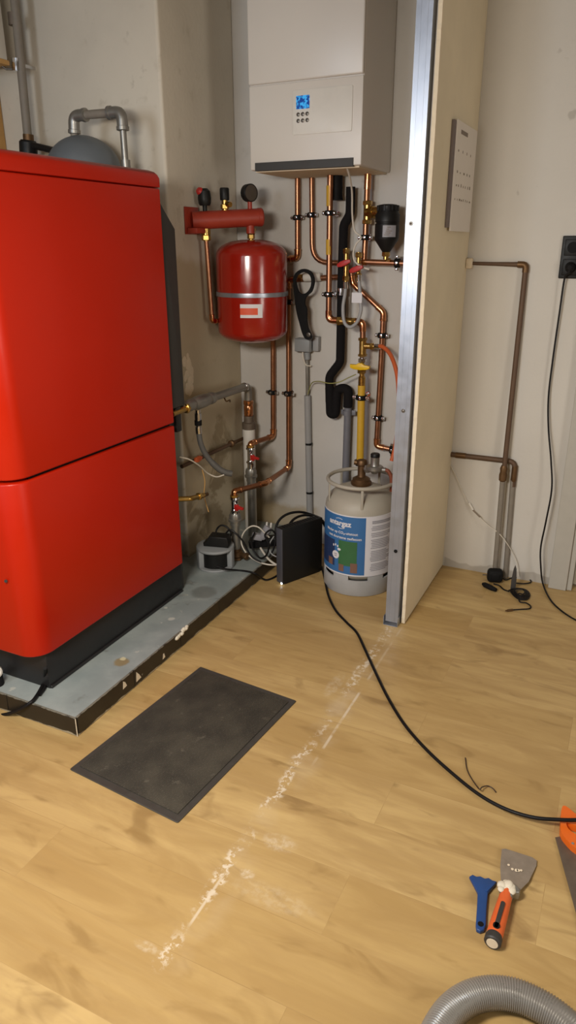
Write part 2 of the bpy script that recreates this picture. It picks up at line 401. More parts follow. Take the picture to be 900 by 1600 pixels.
def m_mat():
    s = N('ribbed_mat_carpet'); n1 = s.noise(9, 5); n2 = s.noise(240, 3); n3 = s.noise(30, 4)
    col = s.mix(s.step(n1, 0.3, 0.7), hexc('37332d'), hexc('48433a'))
    col = s.mix(s.step(n2, 0.5, 0.75, 0, 0.35), col, hexc('6a625a'))
    col = s.mix(s.step(n3, 0.62, 0.76, 0, 0.4), col, hexc('70695d'))
    wv = s.n('ShaderNodeTexWave'); wv.inputs['Scale'].default_value = 55; wv.bands_direction = 'X'; s.t.links.new(s.P, wv.inputs[0])
    s.out(col, 0.95, 0, s.math('ADD', n2, wv.outputs['Fac']), 0.5, 0.002); s.b.inputs['Specular IOR Level'].default_value = 0.2
    return s.m
def m_display():
    s = N('blue_lcd'); n1 = s.noise(70, 2)
    col = s.mix(s.step(n1, 0.45, 0.55), hexc('0c3f8f'), hexc('3fb0f4'))
    s.out(hexc('0a1626'), 0.2); s.put(s.b.inputs['Emission Color'], col); s.b.inputs['Emission Strength'].default_value = 0.75
    return s.m
def m_led():
    s = N('white_led'); s.out((1, 1, 1), 0.3); s.put(s.b.inputs['Emission Color'], (0.85, 0.93, 1.0)); s.b.inputs['Emission Strength'].default_value = 6
    return s.m
M['plinth'] = m_plinth(); M['tile'] = m_tile(); M['mat'] = m_mat(); M['display'] = m_display(); M['led'] = m_led()
M['mat_edge'] = mat('rubber_mat_border', '3c3833', 0.65, 0, 0.2, 40)
M['screw'] = mat('screw_head', '6f6a64', 0.4, 0.8)

# ---------------------------------------------------------------- the setting
def struct(name, bm, m, parent=None, label=None):
    # structures keep the room's own origin, so that their surfaces are laid out in metres
    me = bpy.data.meshes.new(name); bmesh.ops.recalc_face_normals(bm, faces=bm.faces[:]); bm.to_mesh(me); bm.free()
    for k in (m if isinstance(m, (list, tuple)) else [m]): me.materials.append(k)
    o = bpy.data.objects.new(name, me); COL.objects.link(o); o['kind'] = 'structure'; XF[o.name] = Matrix.Identity(4)
    if label: o['label'] = label
    if parent: o.parent = parent
    return o
XL, XR, YN, YB, ZC = -3.0, 2.0, -1.8, 3.234, 2.7
BX, BY = -1.82, 2.655        # chimney breast: right face, front face
struct('floor', box(BM(), XL - .1, XR + .1, YN - .1, YB + .1, -0.1, 0), M['floor'])
struct('ceiling', box(BM(), XL - .1, XR + .1, YN - .1, YB + .1, ZC, ZC + 0.1), M['ceiling'])
DX0, DX1 = -0.115, 0.80      # doorway in the back wall
b = BM()
box(b, XL - .1, DX0, YB, YB + 0.12, 0, ZC); box(b, DX1, XR + .1, YB, YB + 0.12, 0, ZC); box(b, DX0, DX1, YB, YB + 0.12, 2.1, ZC)
struct('wall_back', b, M['wall_back'])
b = BM()
box(b, XL, BX, BY, YB, 0, ZC, 0.012, 3); struct('wall_left', b, M['wall_breast'], label='dirty plaster chimney breast behind the red boiler')
struct('wall_far_left', box(BM(), XL - .1, XL, YN, YB, 0, ZC), M['wall_unseen'])
struct('wall_right', box(BM(), XR, XR + .1, YN, YB, 0, ZC), M['wall_unseen'])
struct('wall_front', box(BM(), XL - .1, XR + .1, YN - .1, YN, 0, ZC), M['wall_unseen'])
# door frame and door leaf at the right edge
b = BM()
box(b, -0.196, -0.118, 3.196, 3.2335, 0, 2.14, 0.003); box(b, -0.118, -0.095, 3.21, 3.34, 0, 2.1, 0.002)
box(b, 0.80, 0.88, 3.196, 3.2335, 0, 2.14, 0.003); box(b, -0.118, 0.80, 3.196, 3.2335, 2.07, 2.14, 0.003)
struct('trim_1', b, M['frame_grey'])
b = BM(); box(b, -0.094, 0.797, 3.262, 3.30, 0.012, 2.066, 0.002)
struct('door_1', b, M['door_white'])
# partition: one side boarded, open stud towards the technical corner
PX0, PX1 = -0.7135, -0.700
b = BM(); box(b, PX0, PX1, 2.585, YB - 0.001, 0.004, ZC - 0.002)
part = struct('wall_partition', b, M['drywall'], label='single-sided plasterboard partition with exposed metal stud end')
b = BM()                                           # torn paper and gypsum edge of the board
zz = 0.004; rnd = random.Random(3)
prev = None; rows = []
while zz < ZC - 0.002:
    j = rnd.uniform(0, 0.006) + (rnd.uniform(0.006, 0.016) if rnd.random() < .10 else 0)
    rows.append((zz, 2.5845 - rnd.uniform(0, 0.004), 2.590 + j)); zz += rnd.uniform(0.012, 0.03)
rows.append((ZC - 0.003, 2.583, 2.592))
vs = [[b.verts.new((PX0 + 0.0005, ya, z)), b.verts.new((PX1 + 0.0008, ya, z)), b.verts.new((PX1 + 0.0012, yb, z)), b.verts.new((PX0 - 0.0006, yb, z))] for z, ya, yb in rows]
for p, q in zip(vs, vs[1:]):
    for k in range(4): b.faces.new((p[k], p[(k + 1) % 4], q[(k + 1) % 4], q[k]))
b.faces.new(vs[0]); b.faces.new(vs[-1][::-1])
struct('torn_board_edge', b, M['gypsum'], part, 'pale torn gypsum edge')
b = BM()                                           # C profile stud, web towards the room
SX0, SX1, SY = -0.777, -0.7225, 2.560
def holed_web(b):
    box(b, SX0, SX1, SY, SY + 0.0012, 0.012, ZC - .002)
holed_web(b)
for xx in (SX0, SX1 - 0.0012):
    box(b, xx, xx + 0.0012, SY + 0.0012, SY + 0.048, 0.012, ZC - .002)
box(b, SX0 + .0012, SX0 + 0.009, SY + 0.0468, SY + 0.048, 0.012, ZC - .002); box(b, SX1 - 0.009, SX1 - .0012, SY + 0.0468, SY + 0.048, 0.012, ZC - .002)
for xx in (SX0 + 0.0155, SX1 - 0.0165):            # rolled ribs
    box(b, xx - 0.0015, xx + 0.0015, SY - 0.0008, SY, 0.012, ZC - .002)
stud = struct('metal_stud', b, M['zinc'], part, 'shiny galvanised metal stud')
for z in (0.337, 0.913, 1.566):
    xh = -0.757 if z > 1.5 else -0.748
    c = BM(); cyl(c, (xh, SY - 0.0008, z), (xh, SY - 0.0022, z), 0.0075, n=20); lathe(c, [(0.0035, 0), (0.004, 0.002), (0, 0.0032)], axisM((xh, SY - 0.002, z), (0, -1, 0)), 12)
    struct('stud_screw', c, M['black_soft'] if z < .5 else M['screw'], stud)
b = BM()                                           # floor track
box(b, SX0 - 0.004, SX1 + 0.003, 2.545, YB - .001, 0, 0.0012); box(b, SX0 - 0.004, SX0 - 0.0028, 2.545, YB - .001, 0.0012, 0.040); box(b, SX1 + 0.0018, SX1 + 0.003, 2.545, YB - .001, 0.0012, 0.040)
struct('floor_track', b, M['zinc'], part)

b = BM(); rnd = random.Random(21)
for i in range(26):
    k = rnd.random(); q = Vector((-1.8195, 2.7327, 1.0136)).lerp(Vector((-1.8195, 2.7504, 0.8649)), k)
    r_ = bmesh.ops.create_icosphere(b, subdivisions=2, radius=rnd.uniform(.010, .022)); bmesh.ops.scale(b, vec=(.28, 1, 1.3), verts=r_['verts'])
    bmesh.ops.translate(b, verts=r_['verts'], vec=q + Vector((0, rnd.uniform(-.03, .022), rnd.uniform(-.02, .02))))
struct('broken_plaster', b, M['gypsum'], bpy.data.objects['wall_left'], 'crumbled pale plaster patch on the chimney breast')
# ---------------------------------------------------------------- plinth under the red boiler
PZ = 0.07
t = thing('plinth', 'low grey painted concrete plinth edged with black tiles under the red boiler', 'plinth', (-2.2, 2.0, 0))
b = BM(); pl = [(-2.95, 1.428), (-1.455, 1.428), (-1.455, 3.226), (-1.812, 3.226), (-1.812, 2.648), (-2.95, 2.648)]
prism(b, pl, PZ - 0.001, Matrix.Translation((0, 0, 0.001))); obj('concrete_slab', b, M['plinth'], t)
def tiles(p, q, n, side):
    for i in range(n):
        b = BM(); a = along(p, q, i / n); c = along(p, q, (i + 1) / n); d = (c - a).normalized()
        a = a + d * 0.001; c = c - d * 0.001; o = Vector(side)
        lo = [min(a.x, c.x, (a + o).x, (c + o).x), max(a.x, c.x, (a + o).x, (c + o).x), min(a.y, c.y, (a + o).y, (c + o).y), max(a.y, c.y, (a + o).y, (c + o).y)]
        box(b, *lo, 0.001, PZ + 0.001, 0.0015, 1); obj('edge_tile', b, M['tile'], t)
tiles((-1.455, 1.428, 0), (-1.455, 3.22, 0), 6, (0.008, 0, 0))
tiles((-2.95, 1.428, 0), (-1.448, 1.428, 0), 5, (0, -0.008, 0))
b = BM()                                   # filler along the corner and a lump of putty on the tile edge
box(b, -1.4485, -1.4455, 1.4185, 1.4215, 0.001, PZ, 0.001, 1)
obj('corner_bead', b, M['gypsum'], t, label='pale worn corner joint')
b = BM(); rnd = random.Random(11)
for i in range(8):
    k = i / 7
    p = Vector((-1.4475 + rnd.uniform(-.003, .004), 2.0 - 0.0 + 0.075 * k, 0.066 + 0.004 * rnd.random() - 0.010 * (1 - k)))
    r = bmesh.ops.create_icosphere(b, subdivisions=2, radius=0.009 + rnd.uniform(0, .003)); bmesh.ops.scale(b, vec=(0.7, 1.1, 0.8), verts=r['verts']); bmesh.ops.translate(b, vec=p, verts=r['verts'])
obj('filler_lump', b, M['plaster_dry'], t, label='lump of dried cream filler on the tile edge')
for (y0, z0, s) in ((1.66, 0.045, 1), (1.735, 0.03, 1.3), (1.90, 0.03, .7)):
    b = BM(); prism(b, [(0, 0), (0.022 * s, 0.003), (0.014 * s, 0.022), (0.004, 0.03 * s)], 0.0008, Matrix.Translation((-1.4468, y0, z0 - .012)) @ Matrix.Rotation(PI / 2, 4, 'Y') @ Matrix.Rotation(PI / 2, 4, 'Z'))
    obj('chipped_patch', b, M['gypsum'], t, label='pale chip in the black tile edge')

# ---------------------------------------------------------------- red boiler
t = thing('heating_boiler', 'large glossy red heating boiler with rounded front on black base, standing on plinth', 'boiler', (-2.0, 1.9, PZ))
bx0, bx1, by0, by1 = -2.42, -1.62, 1.46, 2.315
def casing(z0, z1, grow=0.0, bev=0.006):
    pts = []
    R = 0.075
    x0, x1, y0, y1 = bx0 - grow, bx1 + grow, by0 - grow, by1
    pts += [(x1, y1), (x0, y1)]
    for k in range(11):
        a = PI + PI / 2 * k / 10; pts.append((x0 + R + R * math.cos(a), y0 + R + R * math.sin(a)))
    for k in range(11):
        a = 1.5 * PI + PI / 2 * k / 10; pts.append((x1 - R + R * math.cos(a), y0 + R + R * math.sin(a)))
    return prism(BM(), pts, z1 - z0, Matrix.Translation((0, 0, z0)), bev, 3)
obj('lower_casing', casing(0.213, 0.8215), M['red_gloss'], t, angle=50)
obj('upper_casing', casing(0.8315, 1.69), M['red_gloss'], t, angle=50)
b = BM(); box(b, bx0 + .02, bx1 - 0.014, by0 + .08, by1 - .01, 0.81, 0.84); obj('joint_gap', b, M['black_soft'], t)
# lid: rounded shell slightly proud of the casing, with a rolled rear corner
b = BM(); loops = []
for ins, z in ((0.003, 1.6912), (-.0012, 1.6935), (-.0012, 1.722), (.003, 1.7335), (.010, 1.742), (.022, 1.7475), (.04, 1.7485)):
    x0, x1, y0, y1, RR = bx0 + ins, bx1 - ins, by0 + ins, by1 - ins * 1.3, 0.075 - ins * .5
    loops.append([b.verts.new((p[0], p[1], z)) for p in [(x1, y1), (x0, y1)] + [(x0 + RR + RR * math.cos(PI + PI / 2 * k / 10), y0 + RR + RR * math.sin(PI + PI / 2 * k / 10)) for k in range(11)] + [(x1 - RR + RR * math.cos(1.5 * PI + PI / 2 * k / 10), y0 + RR + RR * math.sin(1.5 * PI + PI / 2 * k / 10)) for k in range(11)]])
for p, q in zip(loops, loops[1:]):
    for k in range(len(p)): b.faces.new((p[k], p[(k + 1) % len(p)], q[(k + 1) % len(p)], q[k]))
b.faces.new(loops[0][::-1]); b.faces.new(loops[-1])
obj('lid', b, M['red_gloss'], t, angle=60)
b = BM(); cyl(b, (-1.7083, 1.4590, 0.4917), (-1.7001, 1.4520, 0.4965), 0.005, n=14); obj('casing_screw', b, M['black'], t)
b = BM(); box(b, -2.405, -1.638, 1.512, 2.33, PZ + .001, 0.213, 0.004); box(b, -2.40, -1.632, 1.515, 2.325, PZ + 0.001, PZ + 0.012, 0.002, 1)
obj('base', b, M['black_base'], t)
b = BM()                                   # charcoal rear housing with sloping top
prism(b, [(2.318, 0.885), (2.415, 0.885), (2.415, 1.556), (2.325, 1.648), (2.318, 1.648)], 0.74, Matrix.Translation((-2.37, 0, 0)) @ Matrix(((0, 0, 1, 0), (1, 0, 0, 0), (0, 1, 0, 0), (0, 0, 0, 1))), 0.003)
rh = obj('rear_housing', b, M['charcoal'], t)
b = BM(); cyl(b, (-1.66, 2.413, 1.40), (-1.66, 2.432, 1.40), .007, n=12)
obj('housing_screw', b, M['brass_old'], rh)
b = BM(); box(b, -2.37, -1.65, 2.318, 2.36, PZ + .002, 0.883, 0.002); obj('rear_panel', b, M['charcoal'], t)
b = BM(); box(b, -1.70, -1.636, 2.36, 2.395, 0.78, 0.884, 0.004); obj('rear_bracket', b, M['black_base'], t)

# ---------------------------------------------------------------- fittings seen above the red boiler
t = thing('steel_riser_pipe', 'vertical grey steel pipe with bright clamp rising behind red boiler at left', 'pipe', (-2.4461, 2.5600, 1.9100))
b = BM(); tube(b, [(-2.4488, 2.5600, 1.8121), (-2.4244, 2.5600, 2.5600)], 0.0175); obj('pipe', b, M['pipe_paint'], t)
b = BM(); cyl(b, (-2.4529, 2.5600, 2.1689), (-2.4481, 2.5600, 2.2138), 0.026, n=20); box(b, (-2.4514, 2.5600, 2.1961)[0] - .004, (-2.4514, 2.5600, 2.1961)[0] + .004, 2.575, BY - 0.001, (-2.4514, 2.5600, 2.1961)[2] - .006, (-2.4514, 2.5600, 2.1961)[2] + .006); c = obj('pipe_clamp', b, M['chrome'], t)
b = BM(); tube(b, [(-2.4631, 2.5400, 2.1754), (-2.4880, 2.5300, 2.1758), (-2.5003, 2.5200, 2.1864)], 0.004); obj('clamp_screw', b, M['screw'], c)
b = BM(); cyl(b, (-2.4476, 2.5600, 2.3293), (-2.4463, 2.5600, 2.3727), 0.021, n=16); obj('coupling', b, M['blade_dark'], t)
b = BM(); cyl(b, (-2.4434, 2.5600, 1.9050), (-2.4410, 2.5600, 1.9387), 0.022, n=16); obj('coupling', b, M['brass_old'], t)
t = thing('shutoff_handle', 'black lever valve lying low behind lid of the red boiler', 'valve', (-2.3906, 2.5000, 1.8696))
b = BM(); cyl(b, (-2.3969, 2.5000, 1.8340), (-2.3875, 2.5000, 1.9074), 0.036, n=16, ch=0.008); obj('valve_body', b, M['black'], t)
b = BM(); tube(b, smooth_path([(-2.3377, 2.4800, 1.8814), (-2.2499, 2.4600, 1.8631), (-2.1746, 2.4300, 1.8471), (-2.1173, 2.4000, 1.8301)]), 0.016, flat=0.8); obj('lever', b, M['black'], t)
t = thing('small_pressure_tank', 'blue grey domed tank peeping over red boiler below a steel pipe loop', 'tank', (-2.0812, 2.4700, 1.7891))
tc = Vector((-2.0950, 2.4850, 1.7817))
b = BM(); pr = [(0.0, 0.125)] + [(0.145 * math.sin(a), 0.125 * math.cos(a) if a < PI / 2 else 0) for a in [PI / 2 * k / 14 for k in range(1, 15)]] + [(0.145, -0.03), (0.11, -0.06), (0, -0.065)]
lathe(b, [(r, z) for r, z in pr], Matrix.Translation((tc.x, tc.y, tc.z)), 40); obj('tank_body', b, M['tank_blue'], t)
t = thing('steel_pipe_loop', 'grey steel pipe bridging upward from the domed tank and down again', 'pipe', (-2.1181, 2.4700, 1.8980))
L0 = Vector((-2.1171, 2.4700, 1.8822)); LA = Vector((-2.1107, 2.4700, 1.9734)); LB = Vector((-1.8786, 2.4700, 1.9704)); LC = Vector((-1.8788, 2.4700, 1.7670))
b = BM(); tube(b, fillet([L0, LA, LB], 0.02), 0.0155); obj('pipe', b, M['pipe_paint'], t)
b = BM(); tube(b, fillet([LB, LC], 0.02), 0.0125); obj('pipe', b, M['steel'], t, label='brighter zinc pipe descending at the right')
for c, d1, d2 in ((LA, L0, LB), (LB, LA, LC)):
    c = Vector(c); e1 = c + (Vector(d1) - c).normalized() * 0.055; e2 = c + (Vector(d2) - c).normalized() * 0.055
    b = BM(); tube(b, fillet([e1, c, e2], 0.028), 0.0215)
    for e in (e1, e2): lathe(b, [(0.02, -0.008), (0.0245, -0.006), (0.0245, 0.006), (0.02, 0.008)], axisM(e, c - e), 18)
    obj('elbow', b, M['steel'], t)
b = BM(); cyl(b, (-1.8774, 2.4700, 1.7804), (-1.8777, 2.4700, 1.8072), 0.018, n=16); obj('coupling', b, M['steel'], t)
t = thing('wooden_post', 'raw wooden post at far left edge behind the red boiler', 'post', (-2.72, 2.60, PZ))
b = BM(); box(b, -2.80, -2.665, 2.572, 2.652, PZ + .002, 2.13, 0.004); obj('post', b, M['wood'], t)
t = thing('wall_cabinet_corner', 'grey white box end with wooden underside at upper left edge', 'cabinet', (-2.75, 2.5, 2.19))
b = BM(); box(b, -2.95, -2.475, 2.40, 2.53, 2.205, 2.60, .004); obj('carcass', b, M['door_white'], t)
b = BM(); box(b, -2.95, -2.465, 2.39, 2.53, 2.185, 2.204, .004); obj('bottom_board', b, M['wood'], t)

# ---------------------------------------------------------------- floor mat
mc = [Vector((-1.303, 1.947)), Vector((-0.885, 1.891)), Vector((-0.941, 1.238)), Vector((-1.363, 1.298))]
cx = sum((v for v in mc), Vector((0, 0))) / 4; ang = math.atan2(mc[0].y - mc[3].y, mc[0].x - mc[3].x) - PI / 2
t = thing('doormat', 'flat rectangular charcoal ribbed doormat with rubber border on oak floor', 'mat', (cx.x, cx.y, 0), ang)
b = BM(); prism(b, rrect(-.211, .211, -.3265, .3265, .006, 3), 0.004, Matrix.Translation((0, 0, 0.0005)), 0.0015, 1); obj('rubber_border', b, M['mat_edge'], t, local=True)
b = BM(); box(b, -.192, .192, -.303, .303, 0.003, 0.0085, 0.0015, 2); obj('ribbed_pile', b, M['mat'], t, local=True)

# ---------------------------------------------------------------- white wall hung boiler
wx0, wx1, wy0, wz0 = -1.548, -1.060, 2.87, 1.787
t = thing('wall_hung_boiler', 'white wall hung gas boiler with blue display above the copper pipes', 'boiler', ((wx0 + wx1) / 2, 3.05, wz0))
b = BM(); box(b, wx0, wx1, wy0 + .006, YB - .002, wz0, 2.56, 0.008, 3); cs = obj('casing', b, M['white_enamel'], t)
zs = (-1.3183, 2.8700, 2.0932)[2]
b = BM()                                   # upper front door bulges gently over the fixed lower front
box(b, wx0 + .001, wx1 - .001, wy0 - .006, wy0 + .012, zs + 0.002, 2.558, 0.006, 3); obj('upper_front', b, M['white_enamel'], t)
b = BM(); box(b, wx0 + .001, wx1 - .001, wy0, wy0 + .012, wz0 + .001, zs - 0.002, 0.004, 3); obj('lower_front', b, M['white_enamel'], t)
b = BM(); box(b, (-1.5240, 2.8700, 1.7978)[0], (-1.0919, 2.8700, 1.8062)[0], wy0 - .004, wy0 + .012, wz0 - .003, (-1.0934, 2.8700, 1.8130)[2] + .002, 0.001, 1); obj('grille_strip', b, M['charcoal'], t)
b = BM(); box(b, wx0 + .015, wx1 - .015, wy0 + .02, YB - .01, wz0 - 0.006, wz0 + .004, 0.001, 1); obj('underside_plate', b, M['gypsum'], t)
c0 = Vector((-1.3525, 2.8700, 2.0614)); c1 = Vector((-1.1016, 2.8700, 1.9106))
b = BM(); prism(b, rrect(c0.x, c1.x, -c0.z, -(c1.z - 0.004), 0.006, 4), 0.004, Matrix.Translation((0, wy0 + .0005, 0)) @ Matrix(((1, 0, 0, 0), (0, 0, -1, 0), (0, -1, 0, 0), (0, 0, 0, 1))), 0.001)
cp = obj('control_panel', b, M['white'], t)
d0 = Vector((-1.3355, 2.8660, 2.0419)); d1 = Vector((-1.2792, 2.8660, 1.9962))
b = BM(); box(b, d0.x, d1.x, wy0 - .0062, wy0 - .0035, d1.z, d0.z, 0.0008, 1); obj('display', b, M['display'], cp, label='glowing blue display')
for q in ((-1.3271, 2.8660, 1.9775), (-1.3078, 2.8660, 1.9777), (-1.2886, 2.8660, 1.9779), (-1.3271, 2.8660, 1.9552), (-1.3077, 2.8660, 1.9555), (-1.2884, 2.8660, 1.9558)):
    b = BM(); lathe(b, [(0.0072, 0), (0.0072, 0.002), (0.0055, 0.003), (0, 0.003)], axisM((q[0], wy0 - .0036, q[2]), (0, -1, 0)), 16); obj('button', b, M['screw'], cp)

# ---------------------------------------------------------------- pipe runs
def pipe_run(name, label, pts, r, m, bend=0.03, elbows=True, emat=None, cat='pipe', group=None):
    t = thing(name, label, cat, pts[0], 0, group)
    b = BM(); tube(b, fillet(pts, bend), r, 16); obj('pipe', b, m, t)
    if elbows:
        for a, c, d in zip(pts, pts[1:], pts[2:]):
            a, c, d = Vector(a), Vector(c), Vector(d)
            if (a - c).angle(d - c) > PI - 0.12: continue
            k = r * 2.9
            e1 = c + (a - c).normalized() * min(k, (a - c).length * .6); e2 = c + (d - c).normalized() * min(k, (d - c).length * .6)
            b = BM(); tube(b, fillet([e1, c, e2], bend), r * 1.16, 16)
            for e in (e1, e2):
                n = (c - e).normalized()
                lathe(b, [(r * 1.02, -r * .25), (r * 1.26, -r * .12), (r * 1.26, r * .35), (r * 1.1, r * .5)], axisM(e, n), 16)
            obj('elbow', b, emat or M['solder'], t)
    return t
def clamp(t, p, r, d=(0, 0, 1), side=(1, 0, 0), wall=YB, rubber=True):
    """two-part pipe clamp: rubber lined ring, screw ears on both sides, stem to the wall"""
    p = Vector(p); d = Vector(d).normalized(); s = Vector(side)
    b = BM(); h = 0.011
    lathe(b, [(r * 1.02, -h), (r * 1.5, -h), (r * 1.62, -h * .6), (r * 1.62, h * .6), (r * 1.5, h), (r * 1.02, h)], axisM(p, d), 20)
    c = obj('pipe_clamp', b, M['black_soft'], t)
    b = BM()
    for sg in (-1, 1):
        q = p + s * (sg * r * 2.0) + Vector((0, -r * .25, 0))
        cyl(b, q - s * (sg * r * .5), q + s * (sg * r * .42), h * .85, n=10)
        lathe(b, [(0.0045, 0), (0.0055, 0.002), (0.0035, 0.0045), (0, 0.005)], axisM(q + Vector((0, -h * .8, 0)), (0, -1, 0)), 10)
    lathe(b, [(h * .66, 0), (h * .62, 0.0022), (0, 0.004)], axisM(p + Vector((0, -r * 1.6, 0)), (0, -1, 0)), 12)
    obj('clamp_screw', b, M['chrome'], c)
    if wall - p.y - r > 0.005:
        b = BM(); cyl(b, p + Vector((0, r * 1.55, 0)), (p.x, wall - .0005, p.z), 0.005, n=10); cyl(b, (p.x, wall - .006, p.z), (p.x, wall - .0005, p.z), 0.012, n=14); obj('wall_stem', b, M['chrome'], c)
RP = 0.0128
top = wz0 - 0.006
def up(q): return (q[0], q[1], top - 0.001)
# heating flow: down, left behind the tank, down again and forward to the upper ball valve
z0 = 0.566
t = pipe_run('copper_pipe', 'leftmost copper pipe below white boiler, dropping behind red tank to the corner valve', [up((-1.4882, 3.2080, 1.7765)), (-1.4878, 3.2080, 1.4411), (-1.6174, 3.2080, 1.4290), (-1.627, 3.208, z0), (-1.666, 3.031, z0), (-1.666, 3.031, 0.525)], RP, M['copper'], group='copper pipes under the white boiler')
clamp(t, (-1.4880, 3.2080, 1.6159), RP); clamp(t, (-1.6288, 3.2080, 0.7959), RP)
t = pipe_run('copper_pipe', 'second copper pipe below white boiler, curving right to red tap handle', [up((-1.4208, 3.2130, 1.7744)), (-1.4144, 3.2130, 1.4216), (-1.2451, 3.2130, 1.4199)], RP * .92, M['copper'], bend=0.085, elbows=False, group='copper pipes under the white boiler')
clamp(t, (-1.4195, 3.2130, 1.6257), RP * .92)
t = thing('copper_pipe', 'copper gas pipe with yellow tape stripes jogging right below white boiler', 'pipe', up((-1.3014, 3.1350, 1.7646)), 0, 'copper pipes under the white boiler')
gp = [up((-1.2984, 3.1350, 1.7645)), (-1.2952, 3.1350, 1.1725), (-1.1273, 3.1350, 1.1705), (-1.1240, 3.1350, 1.0768)]
b = BM(); tube(b, fillet(gp, 0.04), RP * 1.05, 16); obj('pipe', b, M['copper'], t)
for a, c, d in zip(gp, gp[1:], gp[2:]):
    a, c, d = Vector(a), Vector(c), Vector(d); e1 = c + (a - c).normalized() * .042; e2 = c + (d - c).normalized() * .042
    b = BM(); tube(b, fillet([e1, c, e2], .04), RP * 1.2, 16); obj('elbow', b, M['solder'], t)
for e1, e2 in (((-1.3009, 3.1350, 1.7393), (-1.2994, 3.1350, 1.6573)), ((-1.2990, 3.1350, 1.5209), (-1.2978, 3.1350, 1.4566))):
    b = BM(); cyl(b, e1, e2, RP * 1.12, n=16); obj('yellow_tape', b, M['yellow'], t, label='yellow gas marking tape')
b = BM(); cyl(b, (-1.2426, 3.1350, 1.1702), (-1.1612, 3.1350, 1.1692), RP * 1.35, n=16); hexnut(b, (-1.2426, 3.1350, 1.1702), (1, 0, 0), RP * 1.6, .016); hexnut(b, (-1.1705, 3.1350, 1.1688), (1, 0, 0), RP * 1.6, .016); obj('yellow_coupling', b, M['brass'], t)
clamp(t, (-1.2988, 3.1350, 1.6288), RP); clamp(t, (-1.2956, 3.1350, 1.2860), RP)
t = pipe_run('copper_pipe', 'rightmost copper pipe below white boiler, running through brass tee of black filter', [up((-1.1393, 3.1700, 1.7610)), (-1.1408, 3.1700, 1.5254), (-1.1431, 3.1700, 1.4270)], RP, M['copper'], elbows=False, group='copper pipes under the white boiler')
clamp(t, (-1.1409, 3.1700, 1.5280), RP)
b = BM(); cyl(b, (-1.1386, 3.1700, 1.7809), (-1.1392, 3.1700, 1.7209), RP * 1.2, n=16); obj('elbow', b, M['solder'], t)
t = pipe_run('copper_pipe', 'short horizontal copper pipe under black filter, running behind metal stud', [(-1.1492, 3.1700, 1.4269), (-0.9573, 3.1700, 1.4215)], RP * .95, M['copper'], elbows=False, group='copper pipes under the white boiler')
clamp(t, (-0.9891, 3.1700, 1.4226), RP, (1, 0, 0), (0, 0, 1))
b = BM(); cyl(b, (-1.1522, 3.1700, 1.4269), (-1.1311, 3.1700, 1.4270), RP * 1.25, n=16); obj('elbow', b, M['solder'], t)
z0 = 0.416
t = pipe_run('copper_pipe', 'long copper pipe right of red tank, elbowing forward to the lower ball valve', [(-1.2323, 3.2165, 1.3616), (-1.5388, 3.2165, 1.3428), (-1.529, 3.19, z0), (-1.517, 2.904, z0), (-1.593, 2.731, z0), (-1.593, 2.731, 0.385)], RP, M['copper'], group='copper pipes under the white boiler')
clamp(t, (-1.5298, 3.1900, 0.8007), RP); clamp(t, (-1.5323, 3.1950, 1.2415), RP)
b = BM(); cyl(b, (-1.4567, 3.2130, 1.3543), (-1.3681, 3.2130, 1.3584), 0.0195, n=18, ch=.003); obj('insulating_sleeve', b, M['white'], t, label='white plastic sleeve on the pipe')
b = BM(); hexnut(b, (-1.4740, 3.2145, 1.3525), (1, 0, 0), 0.0185, .02); obj('union_nut', b, M['brass'], t)
t = pipe_run('copper_pipe', 'copper pipe slanting right below the red tap handles, then down to low elbow', [(-1.2149, 3.2020, 1.3846), (-1.2071, 3.2020, 1.3319), (-1.0544, 3.2020, 1.2097), (-1.0557, 3.2020, 1.0024), (-1.0613, 3.2020, 0.5802), (-0.9702, 3.2020, 0.5716)], RP * .95, M['copper'], group='copper pipes under the white boiler')
clamp(t, (-1.0549, 3.2020, 1.1072), RP); clamp(t, (-1.0576, 3.2020, 0.7201), RP); clamp(t, (-0.9799, 3.2020, 0.5721), RP, (1, 0, 0), (0, 0, 1))

# ---------------------------------------------------------------- gas valve, yellow sleeve, orange hose
t = thing('gas_valve', 'brass gas valve with yellow handle on vertical pipe above the gas bottle', 'valve', (-1.1232, 3.1350, 0.8772))
b = BM(); cyl(b, (-1.1247, 3.1350, 1.0968), (-1.1235, 3.1350, 1.0190), 0.0165, n=18); hexnut(b, (-1.1246, 3.1350, 1.0939), (0, 0, 1), .021, .014); hexnut(b, (-1.1236, 3.1350, 1.0219), (0, 0, 1), .021, .012)
cyl(b, (-1.1251, 3.1350, 1.0638), (-1.0834, 3.1350, 1.0646), 0.0135, n=16); cyl(b, (-1.0834, 3.1350, 1.0646), (-1.0467, 3.1350, 1.0657), 0.009, n=14); hexnut(b, (-1.0803, 3.1350, 1.0647), (1, 0, 0), .016, .014); obj('brass_tee', b, M['brass'], t)
b = BM(); cyl(b, (-1.1235, 3.1350, 1.0190), (-1.1237, 3.1350, 0.9810), 0.013, n=16); hexnut(b, (-1.1237, 3.1350, 0.9985), (0, 0, 1), .019, .018); obj('union_nut', b, M['chrome'], t)
b = BM(); lathe(b, [(0.012, 0), (0.0165, 0.01), (0.0165, 0.05), (0.012, 0.056), (0.012, 0.095)], axisM((-1.1230, 3.1350, 0.8712), (0, 0, 1)), 18); hexnut(b, (-1.1247, 3.1350, 0.9485), (0, 0, 1), .02, .02); cyl(b, (-1.1243, 3.1350, 0.9544), (-1.1051, 3.0800, 0.9785), .009, n=12); obj('valve_body', b, M['brass'], t)
hc = Vector((-1.1109, 3.0750, 0.9774))
